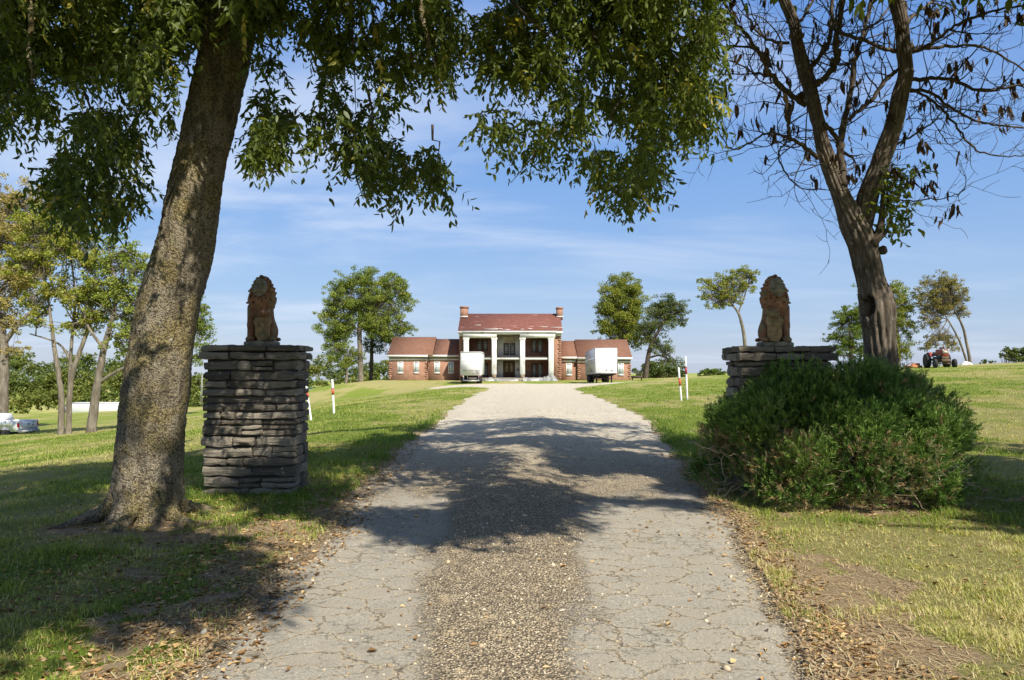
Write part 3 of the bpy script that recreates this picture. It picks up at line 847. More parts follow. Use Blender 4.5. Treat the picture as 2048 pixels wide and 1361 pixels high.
# ------------------------------------------------------------------ juniper
t = NT('juniper_needles')
c = t.ramp(t.attr('tint'), [(0, (.036, .078, .02)), (.3, (.068, .14, .028)), (.55, (.135, .235, .042)), (.78, (.25, .34, .065)), (.86, (.19, .25, .12)), (.95, (.30, .33, .16)), (1, (.40, .26, .13))])
b = t.bsdf(c, .6, spec=.25); tr = t.n('BsdfTranslucent', Color=c)
M_jun = t.done(t.n('MixShader', i0=.25, i1=b, i2=tr))
M_jtwig = plain('juniper_twig', (.42, .32, .21), .85, .3, 30)
M_jdark = plain('juniper_bark', (.09, .065, .045), .9, .3, 20)
BX, BY = 4.05, 9.0
jun = thing('juniper_bush', 'broad mounded green juniper bush in front of the pillar', 'bush', (BX, BY, 0))
def bush_r(th, ph):
    """half extents of the mound by direction: flat-topped dome, longer skirt on the right"""
    rx = np.where(np.cos(th) > 0, 1.60, 1.62)
    c_, s2 = np.abs(np.cos(ph)) ** .74, np.abs(np.sin(ph)) ** .84
    x, y, z = rx * np.cos(th) * c_, 1.30 * np.sin(th) * c_, 1.47 * s2
    return x, y, z
norm0 = lambda a: a / np.linalg.norm(a, axis=-1, keepdims=True)
g = np.random.default_rng(55)
n = 25000
# the mound is made of many sprays' heads: lumps of different size pushing out of the dome
NL = 210
lth = g.random(NL) * 2 * math.pi; ls = g.random(NL) ** .85 * .97; lph = np.arcsin(ls)
lx, ly, lz = bush_r(lth, lph)
lk = g.uniform(.70, .94, NL)
lc = np.stack([lx * lk, ly * lk, lz * lk * .97 + .05], 1); lr = g.uniform(.17, .33, NL)
ln = norm0(np.stack([lx / 2.6, ly / 1.7, lz / 2.0 + .15], 1))
li = g.choice(NL, n, p=lr ** 2 / (lr ** 2).sum())
dv = norm0(g.normal(0, 1, (n, 3))); fl_ = (dv * ln[li]).sum(1) < -.25
dv[fl_] *= -1
inner = np.where(g.random(n) < .25, g.uniform(.45, .85, n), g.uniform(.88, 1.06, n))
pos = lc[li] + dv * (lr[li] * inner)[:, None]
x, y, z = pos.T
z = np.maximum(z, .05 + .1 * g.random(n))
nrm = norm0(dv * .7 + ln[li] * .5)
th = lth[li]
hole = fbm(x * 2.2, y * 2.2, z * 2.2, s=93, o=2)
low_bare = (z < .55) & (fbm(x * 2.4, y * 1.2, z * 1.5, s=94) > .50)
keep = ~(low_bare & (g.random(n) < .85)) & ((hole > .36) | (g.random(n) < .25))
x, y, z, nrm, th, inner, li = [a[keep] for a in (x, y, z, nrm, th, inner, li)]
n = len(x)
lump_t = g.normal(0, .13, NL)[li]
K = 20
base = np.repeat(np.stack([x + BX, y + BY, z], 1), K, 0)
m = n * K
up_ = np.array([0, 0, 1.0])
axis_ = np.repeat(norm0(nrm * .75 + [0, 0, .55] + g.normal(0, .3, (n, 3))), K, 0) + g.normal(0, .06, (m, 3)); axis_ /= np.linalg.norm(axis_, axis=1)[:, None]
tt = g.random(m)
L = np.repeat(g.uniform(.09, .22, n), K)
root_p = base + axis_ * (L * tt * .8)[:, None]
d_ = axis_ * 1.0 + g.normal(0, .36, (m, 3)) ; d_ /= np.linalg.norm(d_, axis=1)[:, None]
l_ = g.uniform(.04, .09, m) * (1.1 - .45 * tt)
sd = np.cross(d_, g.normal(0, 1, (m, 3))); sd /= np.linalg.norm(sd, axis=1)[:, None] + 1e-9
w_ = (g.uniform(.0032, .0058, m))[:, None]
v = np.stack([root_p, root_p + d_ * (l_ * .45)[:, None] + sd * w_, root_p + d_ * l_[:, None], root_p + d_ * (l_ * .45)[:, None] - sd * w_], 1).reshape(-1, 3)
patch = fbm((x + 4) * 1.6, y * 1.6, z * 1.6, s=95, o=3)
ti = .34 + .45 * (patch - .45) + lump_t + g.normal(0, .07, n)
ti = np.where((z < .75) & (patch > .57) & (g.random(n) < .4), .80 + .15 * g.random(n), ti)
ti = np.where(g.random(n) < .012, .99, ti)
ti = np.where((x < -.7) & (z < .75) & (g.random(n) < .2), .86 + .12 * g.random(n), ti)
ti = ti + .22 * np.exp(-((x + .9) ** 2 + (z - .75) ** 2) / .25) * (y < 0) * (ti < .7) + .25 * np.exp(-((x - 1.05) ** 2 + (z - .6) ** 2) / .2) * (y < 0) * (ti < .7)
tint = np.clip(np.repeat(ti, K) + g.normal(0, .06, m) + .12 * tt + .10 * (tt > .6), 0, 1)
np_obj('foliage', v, [np.arange(m * 4).reshape(-1, 4)], M_jun, jun, attrs={'tint': np.repeat(tint, 4)})
tw = MB(); br = MB()
for i in range(190):
    a = g.random() * 6.28 if i % 3 else g.uniform(3.4, 6.0)
    rr = g.uniform(.82, 1.06); rx = 1.62 if math.cos(a) > 0 else 1.75
    p = np.array([BX + rx * rr * math.cos(a), BY + 1.27 * rr * math.sin(a), g.uniform(.04, .62)])
    out = np.array([math.cos(a), math.sin(a), g.uniform(-.3, .45)])
    pts = [p - out * .35]
    for s in range(7):
        out = out + g.normal(0, .33, 3); out /= np.linalg.norm(out)
        pts.append(pts[-1] + out * g.uniform(.05, .11))
    tw.tube(pts, np.linspace(g.uniform(.006, .011), .002, 8), 5)
for i in range(46):
    a = g.random() * 6.28
    e = np.array([BX + 1.4 * math.cos(a) * g.uniform(.5, 1), BY + 1.05 * math.sin(a) * g.uniform(.5, 1), g.uniform(.15, 1.3)])
    b0 = np.array([BX + g.normal(0, .2), BY + g.normal(0, .15), -.05])
    mid = b0 * .5 + e * .5 + g.normal(0, .12, 3)
    br.tube([b0, b0 * .7 + mid * .3, mid, e], [.05, .04, .028, .01], 6)
tw.obj('bare_sprays', M_jtwig, jun, True, True)
br.obj('branches', M_jdark, jun, True, True)
# ------------------------------------------------------------------ the house
def HZ(zx, zy, d):            # measured on an enlargement of the facade
    return P(750 + zx / 3.793, 580 + zy / 3.793, d)
hx = lambda zx, d: float(HZ(zx, 500, d)[0]); hz = lambda zy, d: float(HZ(1000, zy, d)[2])

t = NT('red_brick_wall')
co = t.coord()
geo = t.n('NewGeometry')
sx = t.n('SeparateXYZ', Vector=co)
cxy = t.n('CombineXYZ', X=t.math('ADD', sx.outputs[0], sx.outputs[1]), Y=sx.outputs[2], Z=0.0)
bt = t.n('TexBrick', Vector=cxy, Scale=1.0, Mortar_Size=.011, Brick_Width=.23, Row_Height=.085, Color1=(.29, .115, .062, 1), Color2=(.40, .175, .10, 1), Mortar=(.42, .35, .29, 1))
c = t.mix(t.mr(t.noise(co, 1.2, 6, .7), .35, .7), bt.outputs['Color'], t.mix(.5, bt.outputs['Color'], (.20, .085, .05)))
c = t.mix(t.mr(t.noise(co, 5, 4, .7), .58, .75, 0, .55), c, (.16, .065, .045))
M_brick = t.done(t.bsdf(c, .9, t.bump(bt.outputs['Fac'], -.4, .02), spec=.15))
def shingles(name, lo, hi, wear):
    t = NT(name); co = t.coord()
    s = t.n('SeparateXYZ', Vector=co)
    uv = t.n('CombineXYZ', X=s.outputs[0], Y=t.math('MULTIPLY', s.outputs[1], 1.14), Z=0.0)
    b = t.n('TexBrick', Vector=uv, Scale=1.0, Mortar_Size=.006, Brick_Width=.33, Row_Height=.14, Color1=(*lo, 1), Color2=(*hi, 1), Mortar=tuple(x * .55 for x in lo) + (1,))
    c = t.mix(t.mr(t.noise(t.n('Mapping', Vector=co, Scale=(.4, 1.6, 1.6)), 1.3, 5, .7), .5, .72), b.outputs['Color'], wear)
    if name == 'worn_red_shingles':
        c = t.mix(t.mr(t.noise(t.n('Mapping', Vector=co, Scale=(.75, 3.2, 3.2)), 1.0, 3, .6), .60, .66), c, (.13, .065, .06))
        c = t.mix(t.mr(t.noise(t.n('Mapping', Vector=co, Scale=(.5, 5, 5)), 1.1, 2, .5), .68, .72), c, (.55, .34, .30))
    return t.done(t.bsdf(c, .95, t.bump(b.outputs['Fac'], -.4, .03), spec=.1))
M_roof_red = shingles('worn_red_shingles', (.17, .068, .055), (.235, .10, .078), (.22, .115, .095))
M_roof_brown = shingles('brown_shingles', (.19, .097, .068), (.255, .135, .092), (.215, .118, .082))
M_trim = plain('chalky_white_paint', (.78, .765, .72), .7, .08, 3, dirt=(.55, .50, .43))
M_col = plain('peeling_white_paint', (.76, .75, .71), .75, .1, 2.2, dirt=(.42, .38, .32))
M_panel = plain('white_panel', (.80, .79, .75), .75, .1, 2)
M_wood = plain('stained_wood', (.11, .06, .035), .6, .3, 9)
M_frame_b = plain('brown_window_frame', (.15, .10, .07), .6, .2, 8)
M_mun = plain('white_muntin', (.55, .54, .50), .7, .1, 5)
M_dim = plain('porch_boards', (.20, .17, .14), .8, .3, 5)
t = NT('dusty_glass')
co = t.coord()
M_glass = t.done(t.bsdf(t.ramp(t.noise(co, .9, 4, .6), [(.35, (.05, .06, .07)), (.65, (.17, .19, .20))]), .12, spec=.6))
M_curt = plain('curtained_glass', (.50, .56, .58), .25, .22, .9, spec=.5)
M_plastic = plain('grey_plastic_sheet', (.27, .27, .265), .45, .25, 2.5, bump=.3)
M_cloth = plain('tan_canvas', (.46, .39, .29), .9, .2, 3, bump=.2)
M_dark = plain('dark_metal', (.022, .022, .024), .5, .3, 5)
M_downsp = plain('brown_downspout', (.085, .042, .03), .5, .2, 5)

D0, D1, D2, DW = 97.0, 98.7, 100.6, 101.2     # columns, block front, porch back wall, wings
zb = hz(690, D1) - .02
house = thing('brick_house', 'long red brick house with a white columned two storey portico', 'house', (0.0, D1, zb))
hp = lambda mb, name, mat, parent=house, smooth=False: mb.obj(name, mat, parent, smooth, True)

mx0, mx1 = hx(640, D1), hx(1412, D1)
px0, px1 = hx(716, D2), hx(1318, D2)
ez = hz(318, D1)
# main block: walls around the recessed porch
w_ = MB()
w_.box(mx0, px0, D1, D1 + 9.6, zb - 1, ez); w_.box(px1, mx1, D1, D1 + 9.6, zb - 1, ez)
w_.box(px0 + .002, px1 - .002, D2, D2 + .4, zb - 1, ez); w_.box(px0 + .002, px1 - .002, D1 + 9.2, D1 + 9.59, zb - 1, ez)
rz_ = hz(183, D1 + 5.0); ym = D1 + 4.8
for xa, xb in ((mx0 + .01, mx0 + .4), (mx1 - .4, mx1 - .01)):
    w_.xprism([(D1 + .05, ez), (D1 + 9.55, ez), (ym, rz_ - .12)], xa, xb)
hp(w_, 'wall', M_brick)
for xa, s in ((mx0, 1), (mx1, -1)):
    qn = MB(); z = zb + .3; k = 0
    while z < ez - .5:
        wd = .46 if k % 2 else .30
        qn.box(min(xa - s * .03, xa + s * wd), max(xa - s * .03, xa + s * wd), D1 - .035, D1 + .3, z, z + .26); z += .31; k += 1
    hp(qn, 'corner_bricks', M_brick)
def gable(xa, xb, ya, yb, ze, zr, name, mat, th=.10, over=.0):
    m = MB(); y_ = (ya + yb) / 2
    s = (zr - ze) / (y_ - ya)
    m.xprism([(ya, ze), (y_, zr), (yb, ze), (yb, ze + th), (y_, zr + th * 1.15), (ya, ze + th)][::-1], xa, xb)
    return hp(m, name, mat)
roof = gable(mx0 - .18, mx1 + .18, D1 - .55, D1 + 10.1, ez - .02, rz_ - .1, 'main_roof', M_roof_red)
# torn shingles curling on the lower edge
tr_ = MB()
g = np.random.default_rng(8)
sl_ = (rz_ - .1 - ez) / (5.35)
for xa, wd, yy, ln in ((-3.9, 1.9, .35, .45), (-1.2, .9, .2, .2), (2.1, .7, .5, .4), (1.2, .4, .3, .3), (5.4, 1.7, .9, .25), (-5.2, .8, 1.6, .2), (3.8, 1.2, 1.1, .15), (-2.4, 1.1, .5, .2)):
    z0_ = ez + .08 + sl_ * yy
    tr_ = MB(); tr_.box(xa, xa + wd, D1 - .55 + yy, D1 - .55 + yy + ln, z0_ + sl_ * .0 + .05, z0_ + .09 + .1 * ln); hp(tr_, 'torn_underlay', M_trim, roof)
for za, zb_, zt in ((645, 702, 125), (1380, 1425, 132)):
    d = D1 + 3.6
    ch = MB(); xa, xb = hx(za, d), hx(zb_, d)
    ch.box(xa, xb, d, d + 1.5, hz(206, d) - .4, hz(zt, d) - .12); ch.box(xa - .06, xb + .06, d - .06, d + 1.56, hz(zt, d) - .22, hz(zt, d))
    ch.box(xa - .03, xb + .03, d - .03, d + 1.53, hz(zt, d) - .34, hz(zt, d) - .21)
    co_ = hp(ch, 'chimney', M_brick, roof)
    fl = MB(); fl.box(xa - .05, xb + .05, d - .09, d - .005, hz(208, d), hz(200, d)); hp(fl, 'flashing', M_trim, roof)
# cornice, fascia of the main block
f_ = MB(); f_.box(mx0 - .2, mx1 + .2, D1 - .60, D1 - .56, ez - .26, ez + .05); f_.box(mx0 - .2, mx1 + .2, D1 - .555, D1 + .0, ez - .27, ez - .20)
f_.box(mx0 - .04, mx0 + .55, D1 - .06, D1 - .002, ez - .62, ez - .28); f_.box(mx1 - .7, mx1 + .04, D1 - .06, D1 - .002, ez - .62, ez - .28)
hp(f_, 'cornice', M_trim)
# portico
ent = MB(); ea, eb = hx(668, D0), hx(1368, D0)
t0, t1 = hz(318, D0), hz(364, D0)
c2, c3 = hx(924, D0), hx(1100, D0)
ent.box(ea, c2, D0 - .35, D1 - .01, t1, t0 - .12); ent.box(c3, eb, D0 - .35, D1 - .01, t1, t0 - .12)
ent.box(c2 + .002, c3 - .002, D0 - .32, D1 - .012, hz(338, D0), t0 - .121)
ent.box(ea - .15, eb + .15, D0 - .5, D1 - .62, t0 - .118, t0 + .08)
ent.box(ea - .05, eb + .05, D0 - .42, D0 - .36, t0 - .26, t0 - .121)
hp(ent, 'entablature', M_trim)
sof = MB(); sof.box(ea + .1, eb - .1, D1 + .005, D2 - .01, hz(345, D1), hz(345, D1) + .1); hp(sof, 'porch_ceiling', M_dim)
pr = MB(); pr.xprism([(D0 - .5, t0 + .083), (D1 - .3, t0 + .083), (D1 - .3, t0 + .30)], ea - .15, eb + .15); hp(pr, 'portico_roof', M_roof_red)
floor_z = hz(668, D0)
stp = MB(); stp.box(ea - .1, eb + .1, D0 - .45, D2 + .1, zb - .8, floor_z); stp.box(c2 + .3, c3 - .3, D0 - .85, D0 - .452, zb - .8, floor_z - .22)
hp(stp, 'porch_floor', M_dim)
for k, (a, b_, base) in enumerate(((673, 711, 0), (886, 923, 1), (1100, 1138, 1), (1316, 1355, 0))):
    xa, xb = hx(a, D0), hx(b_, D0)
    cm_ = MB(); lo = floor_z + (.42 if base else 0)
    cm_.rbox(xa, xb, D0 - .3, D0 + .38, lo, t1 - .34, .03)
    cm_.rbox(xa - .05, xb + .05, D0 - .33, D0 + .43, t1 - .338, t1 - .22, .02); cm_.rbox(xa - .09, xb + .09, D0 - .348, D0 + .47, t1 - .218, t1 - .004, .02)
    cm_.rbox(xa - .02, xb + .02, D0 - .32, D0 + .40, t1 - .72, t1 - .66, .015)
    c_ = hp(cm_, 'column', M_col)
    if base:
        m = MB(); m.box(xa + .08, xb - .06, D0 - .22, D0 + .3, floor_z + .002, lo - .01); hp(m, 'bare_plinth', plain('raw_timber', (.36, .25, .14), .8, .2, 5), c_)
# balcony band
bz0, bz1 = hz(531, D0), hz(512, D0)
bal = MB(); bal.box(px0 + .05, px1 - .05, D0 + .02, D2 - .01, bz0, bz1); hp(bal, 'balcony', M_trim)
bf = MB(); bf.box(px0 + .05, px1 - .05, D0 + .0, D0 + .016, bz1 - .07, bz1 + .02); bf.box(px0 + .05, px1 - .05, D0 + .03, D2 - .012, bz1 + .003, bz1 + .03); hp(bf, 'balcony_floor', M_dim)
# pale centre bay
DC = D2 - .16
cb = MB(); ca_, cb_ = hx(928, DC), hx(1098, DC)
cb.box(ca_, cb_, DC, D2 - .01, bz1 + .04, hz(346, DC)); cb.box(ca_, cb_, DC, D2 - .01, floor_z + .01, bz0 - .01)
hp(cb, 'entry_panelling', M_panel)

def window(name, xa, xb, z0_, z1_, d, cols, rows, fm, pm, fw=.09, mw=.035, parent=house, sill=True, munm=None):
    f = MB(); y0_, y1_ = d - .07, d + .0
    f.box(xa, xa + fw, y0_, y1_, z0_, z1_); f.box(xb - fw, xb, y0_, y1_, z0_, z1_)
    f.box(xa + fw, xb - fw, y0_, y1_, z1_ - fw, z1_); f.box(xa + fw, xb - fw, y0_, y1_, z0_, z0_ + fw)
    fo = hp(f, name, fm)
    m = MB()
    for k in range(1, cols):
        x = xa + fw + (xb - xa - 2 * fw) * k / cols; m.box(x - mw / 2, x + mw / 2, y0_ + .02, y0_ + .05, z0_ + fw, z1_ - fw)
    for k in range(1, rows):
        z = z0_ + fw + (z1_ - z0_ - 2 * fw) * k / rows; m.box(xa + fw, xb - fw, y0_ + .022, y0_ + .047, z - mw / 2, z + mw / 2)
    if m.n: hp(m, 'muntins', munm or fm, fo)
    p = MB(); p.box(xa + fw * .9, xb - fw * .9, y0_ + .05, y1_ - .004, z0_ + fw * .9, z1_ - fw * .9); hp(p, 'pane', pm, fo)
    if sill:
        s = MB(); s.box(xa - .06, xb + .06, d - .12, d - .002, z0_ - .09, z0_ - .002); hp(s, 'sill', fm, fo)
    return fo
def french(za, zb2, zt, zbm, d, rows=5):
    xa, xb = hx(za, d), hx(zb2, d); z1_, z0_ = hz(zt, d), hz(zbm, d); mid = (xa + xb) / 2
    for a, b_ in ((xa, mid - .05), (mid + .05, xb)):
        window('french_door', a, b_, z0_, z1_, d, 3, rows, M_frame_b, M_glass, .10, .05, sill=False, munm=M_mun)
french(772, 856, 382, 462, D2); french(1186, 1274, 376, 476, D2, 6)
french(1186, 1274, 556, 662, D2, 6); french(772, 856, 556, 662, D2, 6)
french(975, 1064, 402, 496, DC - .0, 6)
dr = MB(); xa, xb = hx(972, DC), hx(1062, DC); z0_, z1_ = floor_z + .02, hz(538, DC)
dr.box(xa, xa + .16, DC - .08, DC, z0_, z1_); dr.box(xb - .16, xb, DC - .08, DC, z0_, z1_); dr.box(xa + .16, xb - .16, DC - .08, DC, z1_ - .14, z1_)
do = hp(dr, 'front_door_surround', M_wood)
mid = (xa + xb) / 2
for s, (a, b_) in enumerate(((xa + .18, mid - .01), (mid + .01, xb - .18))):
    m = MB(); m.box(a, b_, DC - .05, DC - .002, z0_, z1_ - .16); dd = hp(m, 'door_leaf', M_wood, do)
    m = MB(); m.box(a + .11, b_ - .11, DC - .056, DC - .051, z0_ + .75, z1_ - .3); hp(m, 'door_glass', plain('amber_glass', (.34, .27, .16), .3, .3, 2), do)
m = MB(); m.lathe([(.02, 0), (.035, .03), (.03, .06)], (mid + .1, DC - .05, z0_ + 1.0), (0, -1, 0), 12); hp(m, 'handle', M_dark, do)
lm_ = MB(); x = hx(1086, DC); zz_ = hz(606, DC)
lm_.rbox(x - .09, x + .09, DC - .16, DC - .005, zz_ - .16, zz_ + .14, .03); lm_.cyl((x, DC - .09, zz_ + .14), (x, DC - .09, zz_ + .26), .06, .01, 8); hp(lm_, 'wall_lantern', M_dark)

# wings
def wing(zx0, zx1, d, ztop_eave, zridge, zeave, depth, nm, left):
    xa, xb = hx(zx0, d), hx(zx1, d)
    e = hz(zeave, d); r = hz(zridge, d + depth / 2)
    m = MB(); m.box(xa, xb, d, d + depth, zb - 2, e - .02)
    for a, b_ in ((xa + .005, xa + .3), (xb - .3, xb - .005)):
        m.xprism([(d + .03, e - .02), (d + depth - .03, e - .02), (d + depth / 2, r - .1)], a, b_)
    wl = hp(m, nm, M_brick)
    return xa, xb, e, r, wl
DWA = DW - .35
for (z0w, z1w, d, zr, ze, ex0, ex1) in ((105, 403, DWA, 359, 498, .12, .0), (403, 640, DW, 374, 498, .0, .0), (1412, 1536, DW, 388, 512, .0, .0), (1536, 1940, DWA, 378, 516, .0, .15)):
    xa, xb, e, r, wl = wing(z0w, z1w, d, 0, zr, ze, 8.6, 'wing_wall', z0w < 900)
    xr0, xr1 = xa - ex0 - .005, xb + ex1
    if z0w == 105: xr1 = hx(440, d)
    if z0w == 403: xr0 = hx(440, DWA) + .01
    rf = gable(xr0, xr1, d - .45, d + 9.05, e - .03, r - .1, 'wing_roof', M_roof_brown)
    m = MB(); m.box(xa - ex0 - .02, xb + ex1 + (.0), d - .50, d - .455, e - .24, e + .06); m.box(xa - ex0, xb + ex1, d - .452, d - .0, e - .25, e - .21)
    hp(m, 'fascia', M_trim, rf)
    m = MB(); m.box(xa - .01, xb + .01, d - .03, d - .003, e - .70, e - .43); hp(m, 'frieze', M_trim, wl)
    qn = MB(); z = zb + .2; k = 0
    cx0 = xa if z0w in (105, 403) else xb
    s = 1 if z0w in (105, 403) else -1
    if z0w in (105, 1536):
        for cx0, s in ((xa, 1), (xb, -1)):
            qn = MB(); z = zb + .2; k = 0
            while z < e - 1.0:
                wd = .44 if k % 2 else .28
                qn.box(min(cx0 - s * .02, cx0 + s * wd), max(cx0 - s * .02, cx0 + s * wd), d - .03, d + .2, z, z + .24); z += .30; k += 1
            hp(qn, 'corner_bricks', M_brick, wl)
for a, b_, d in ((172, 215, DWA), (295, 335, DWA), (450, 493, DW), (557, 598, DW)):
    window('wing_window', hx(a, d), hx(b_, d), hz(630, d), hz(546, d), d, 1, 2, M_trim, M_curt, .10, .03)
for a, b_, d in ((1450, 1493, DW), (1843, 1886, DWA), (1640, 1683, DWA)):
    window('wing_window', hx(a, d), hx(b_, d), hz(645, d), hz(558, d), d, 1, 2, M_trim, M_curt, .10, .03)
ds = MB(); x = hx(1532, DW); e = hz(512, DW)
ds.cyl((x, DW - .12, zb - .3), (x, DW - .12, e - .3), .085, n=8); ds.box(x - .17, x + .17, DW - .30, DW - .01, e - .95, e - .55); hp(ds, 'downspout', M_downsp)
x = hx(404, DW)
ds = MB(); ds.cyl((x, DW - .5, zb + 1.9), (x, DW - .5, e - .2), .05, n=8); ds.cyl((x + .05, DW - .08, zb - .2), (x, DW - .5, zb + 1.9), .05, n=8); hp(ds, 'downspout', M_downsp)

# loose sheets on the porch
def crumple(name, label, cat, pts, mat, th=.03, seed=1):
    """pts: (x, y, z_base, z_top) stations along a heap of sheeting"""
    g = np.random.default_rng(seed); n = len(pts) * 8; m = 14
    u = np.linspace(0, len(pts) - 1, n); a = np.array(pts, float)
    q = np.stack([np.interp(u, np.arange(len(pts)), a[:, k]) for k in range(4)], 1)
    s = np.linspace(0, 1, m); prof = np.sin(s * math.pi) ** .6
    X = q[:, 0][:, None] + (fbm(u * 1.7, u * 0 + 2, s=seed)[:, None] - .5) * .3 + 0 * s
    Y = q[:, 1][:, None] - .55 * (s[None] - .5) * 2 * (.6 + .6 * vn(u * 2, u * 0, s=seed + 1)[:, None])
    Z = q[:, 2][:, None] + (q[:, 3] - q[:, 2])[:, None] * prof[None] * (.5 + .9 * fbm(np.repeat(u[:, None], m, 1) * 3, s[None] * 4 + 0 * u[:, None], s=seed + 2))
    i = np.arange(n - 1)[:, None] * m; j = np.arange(m - 1)[None]
    f = np.stack([i + j, i + j + 1, i + m + j + 1, i + m + j], -1).reshape(-1, 4)
    return tag(np_obj(name, np.stack([X, Y, Z], -1).reshape(-1, 3), [f], mat, smooth=True), label, cat)
zg = zb + .02
yb_ = D0 - 1.0
crumple('plastic_sheet', 'crumpled grey plastic sheet along the foot of the portico columns', 'sheet', [(hx(1128, yb_), yb_, zg, zg + .5), (hx(1160, yb_), yb_, zg, zg + .35), (hx(1210, yb_), yb_, zg, zg + .5), (hx(1270, yb_), yb_, zg, zg + .4), (hx(1310, yb_), yb_, zg, zg + .8), (hx(1350, yb_), yb_, zg, zg + .9), (hx(1390, yb_), yb_, zg, zg + .2)], M_plastic, seed=3)
crumple('plastic_sheet', 'grey plastic sheet bunched below the front door steps', 'sheet', [(hx(830, yb_), yb_, zg, zg + .4), (hx(880, yb_), yb_, zg, zg + .45), (hx(930, yb_), yb_, zg, zg + .35), (hx(1010, yb_), yb_ - .4, zg, zg + .25), (hx(1085, yb_), yb_, zg, zg + .4)], M_plastic, seed=5)
# torn cloth hanging over the upper centre doors
nx, nz = 26, 14
U, V = np.meshgrid(np.linspace(0, 1, nx), np.linspace(0, 1, nz), indexing='ij')
xa, xb = hx(968, DC), hx(1072, DC); zt = hz(350, DC) - .02
X = xa + (xb - xa) * U; drop = .30 + .75 * np.sin(U * math.pi) ** .7 + .35 * (U > .85)
Z = zt - drop * V - .12 * np.sin(U * 3.1) * (1 - V); Y = DC - .12 - .10 * np.sin(U * 15 + V * 3) * V - .05
i = np.arange(nx - 1)[:, None] * nz; j = np.arange(nz - 1)[None]
tag(np_obj('hanging_cloth', np.stack([X, Y, Z], -1).reshape(-1, 3), [np.stack([i + j, i + nz + j, i + nz + j + 1, i + j + 1], -1).reshape(-1, 4)], M_cloth, smooth=True), 'torn tan cloth sagging above the upper middle doors', 'cloth')

# ------------------------------------------------------------------ trailers
M_white = plain('trailer_white', (.80, .80, .79), .45, .04, 1.5, dirt=(.66, .65, .62))
M_alu = plain('weathered_aluminium', (.42, .42, .44), .45, .15, 1.2, metal=.35)
M_tyre = plain('tyre_rubber', (.025, .025, .026), .85, .3, 20)
M_rim = plain('steel_rim', (.35, .34, .33), .5, .2, 8, metal=.5)
M_red = plain('faded_red_paint', (.55, .14, .13), .6, .2, 6)
M_ink = plain('black_lettering', (.05, .05, .055), .6, .1, 6)
M_greyrail = plain('grey_rail', (.36, .35, .34), .5, .2, 6)
def wheel(root, x, y, z, r, w, axis=(1, 0, 0), name='wheel', lug=0):
    m = MB(); a = Vector(axis)
    c = np.array((x, y, z)) - np.array(a) * w / 2
    m.lathe([(r * .56, .0), (r * .9, .0), (r * .985, w * .12), (r, w * .3), (r, w * .7), (r * .985, w * .88), (r * .9, w), (r * .56, w)], c, axis, 28)
    if lug:
        qn_ = Vector((0, 0, 1)).rotation_difference(a).to_matrix().to_4x4()
        for k in range(lug):
            M = Matrix.Translation((x, y, z)) @ qn_ @ Matrix.Rotation(k * 2 * math.pi / lug, 4, 'Z') @ Matrix.Rotation(R(28 if k % 2 else -28), 4, 'X')
            m.box(r * .95, r * 1.045, -.035, .035, -w * .5 if k % 2 else 0, 0 if k % 2 else w * .5, M)
    o = m.obj(name, M_tyre, root, lug == 0)
    m = MB(); m.lathe([(r * .57, w * .15), (r * .5, w * .3), (r * .3, w * .35), (r * .12, w * .2), (r * .1, w * .8), (r * .3, w * .65), (r * .5, w * .7), (r * .57, w * .85)], c, axis, 20)
    m.obj('rim', M_rim, o, True)
    return o

# left trailer: tail towards the drive
T1 = thing('box_trailer', 'white box trailer with dark lettering low on its tail, parked at the portico', 'trailer', (hx(762 - 0, 82.0) , 82.0, Hs(-5, 84)), 0, 'white box trailers parked by the house')
cx_l = (P(921, 730, 82)[0] + P(963.2, 730, 82)[0]) / 2
T1.location.x = cx_l
hw = (P(963.2, 730, 82)[0] - P(921, 730, 82)[0]) / 2
zt1 = P(942, 703.9, 82)[2] - T1.location.z; zb1 = P(942, 751.3, 82)[2] - T1.location.z
m = MB(); m.rbox(-hw, hw, .02, 8, zb1, zt1, .03); m.obj('cargo_box', M_white, T1)
m = MB(); m.rbox(-hw - .02, hw + .02, 0, .1, zt1 - .17, zt1 + .02, .02); m.obj('top_rail', M_greyrail, T1)
m = MB(); m.box(-hw + .06, hw - .18, -.004, .016, zb1 + .06, zt1 - .2); m.obj('roll_door', M_white, T1)
m = MB(); m.box(hw + .003, hw + .02, .3, 7.9, zb1 + .05, zb1 + .22); m.box(hw + .003, hw + .018, .3, 7.9, zt1 - .2, zt1 - .08); m.obj('side_rail', M_greyrail, T1)
def glyphs(mb, x0, x1, z, h, y, seed, jag=.5):
    """worn unreadable lettering: upright and level strokes"""
    g = np.random.default_rng(seed); x = x0
    while x < x1 - h * .3:
        w = h * g.uniform(.4, .75); s = h * .17
        mb.box(x, x + s, y - .004, y, z, z + h)
        if g.random() < .7: mb.box(x + s, x + w, y - .004, y, z + h - s, z + h)
        if g.random() < .6: mb.box(x + s, x + w, y - .004, y, z, z + s)
        if g.random() < .6: mb.box(x + s, x + w, y - .004, y, z + h * .42, z + h * .42 + s)
        if g.random() < .6: mb.box(x + w - s, x + w, y - .0042, y - .0002, z + s, z + h - s)
        x += w + h * .2
zl = zb1 + .50
for a_, b_, z_, h_, sd_ in ((.26, .78, 0, .10, 1), (.90, 1.56, 0, .09, 7), (1.7, 2.22, 0, .10, 3), (1.72, 2.2, -.18, .14, 4), (1.82, 2.14, -.33, .12, 5), (1.4, 1.56, -.33, .09, 6)):
    tx = MB(); glyphs(tx, -hw + a_, -hw + b_, zl + z_, h_, -.005, sd_); tx.obj('lettering', M_ink, T1)
for zz_ in (.62, 1.12, 1.62, 2.1):
    m = MB(); m.box(-hw + .07, hw - .19, -.0055, -.0042, zb1 + zz_, zb1 + zz_ + .022); m.obj('door_seam', M_greyrail, T1)
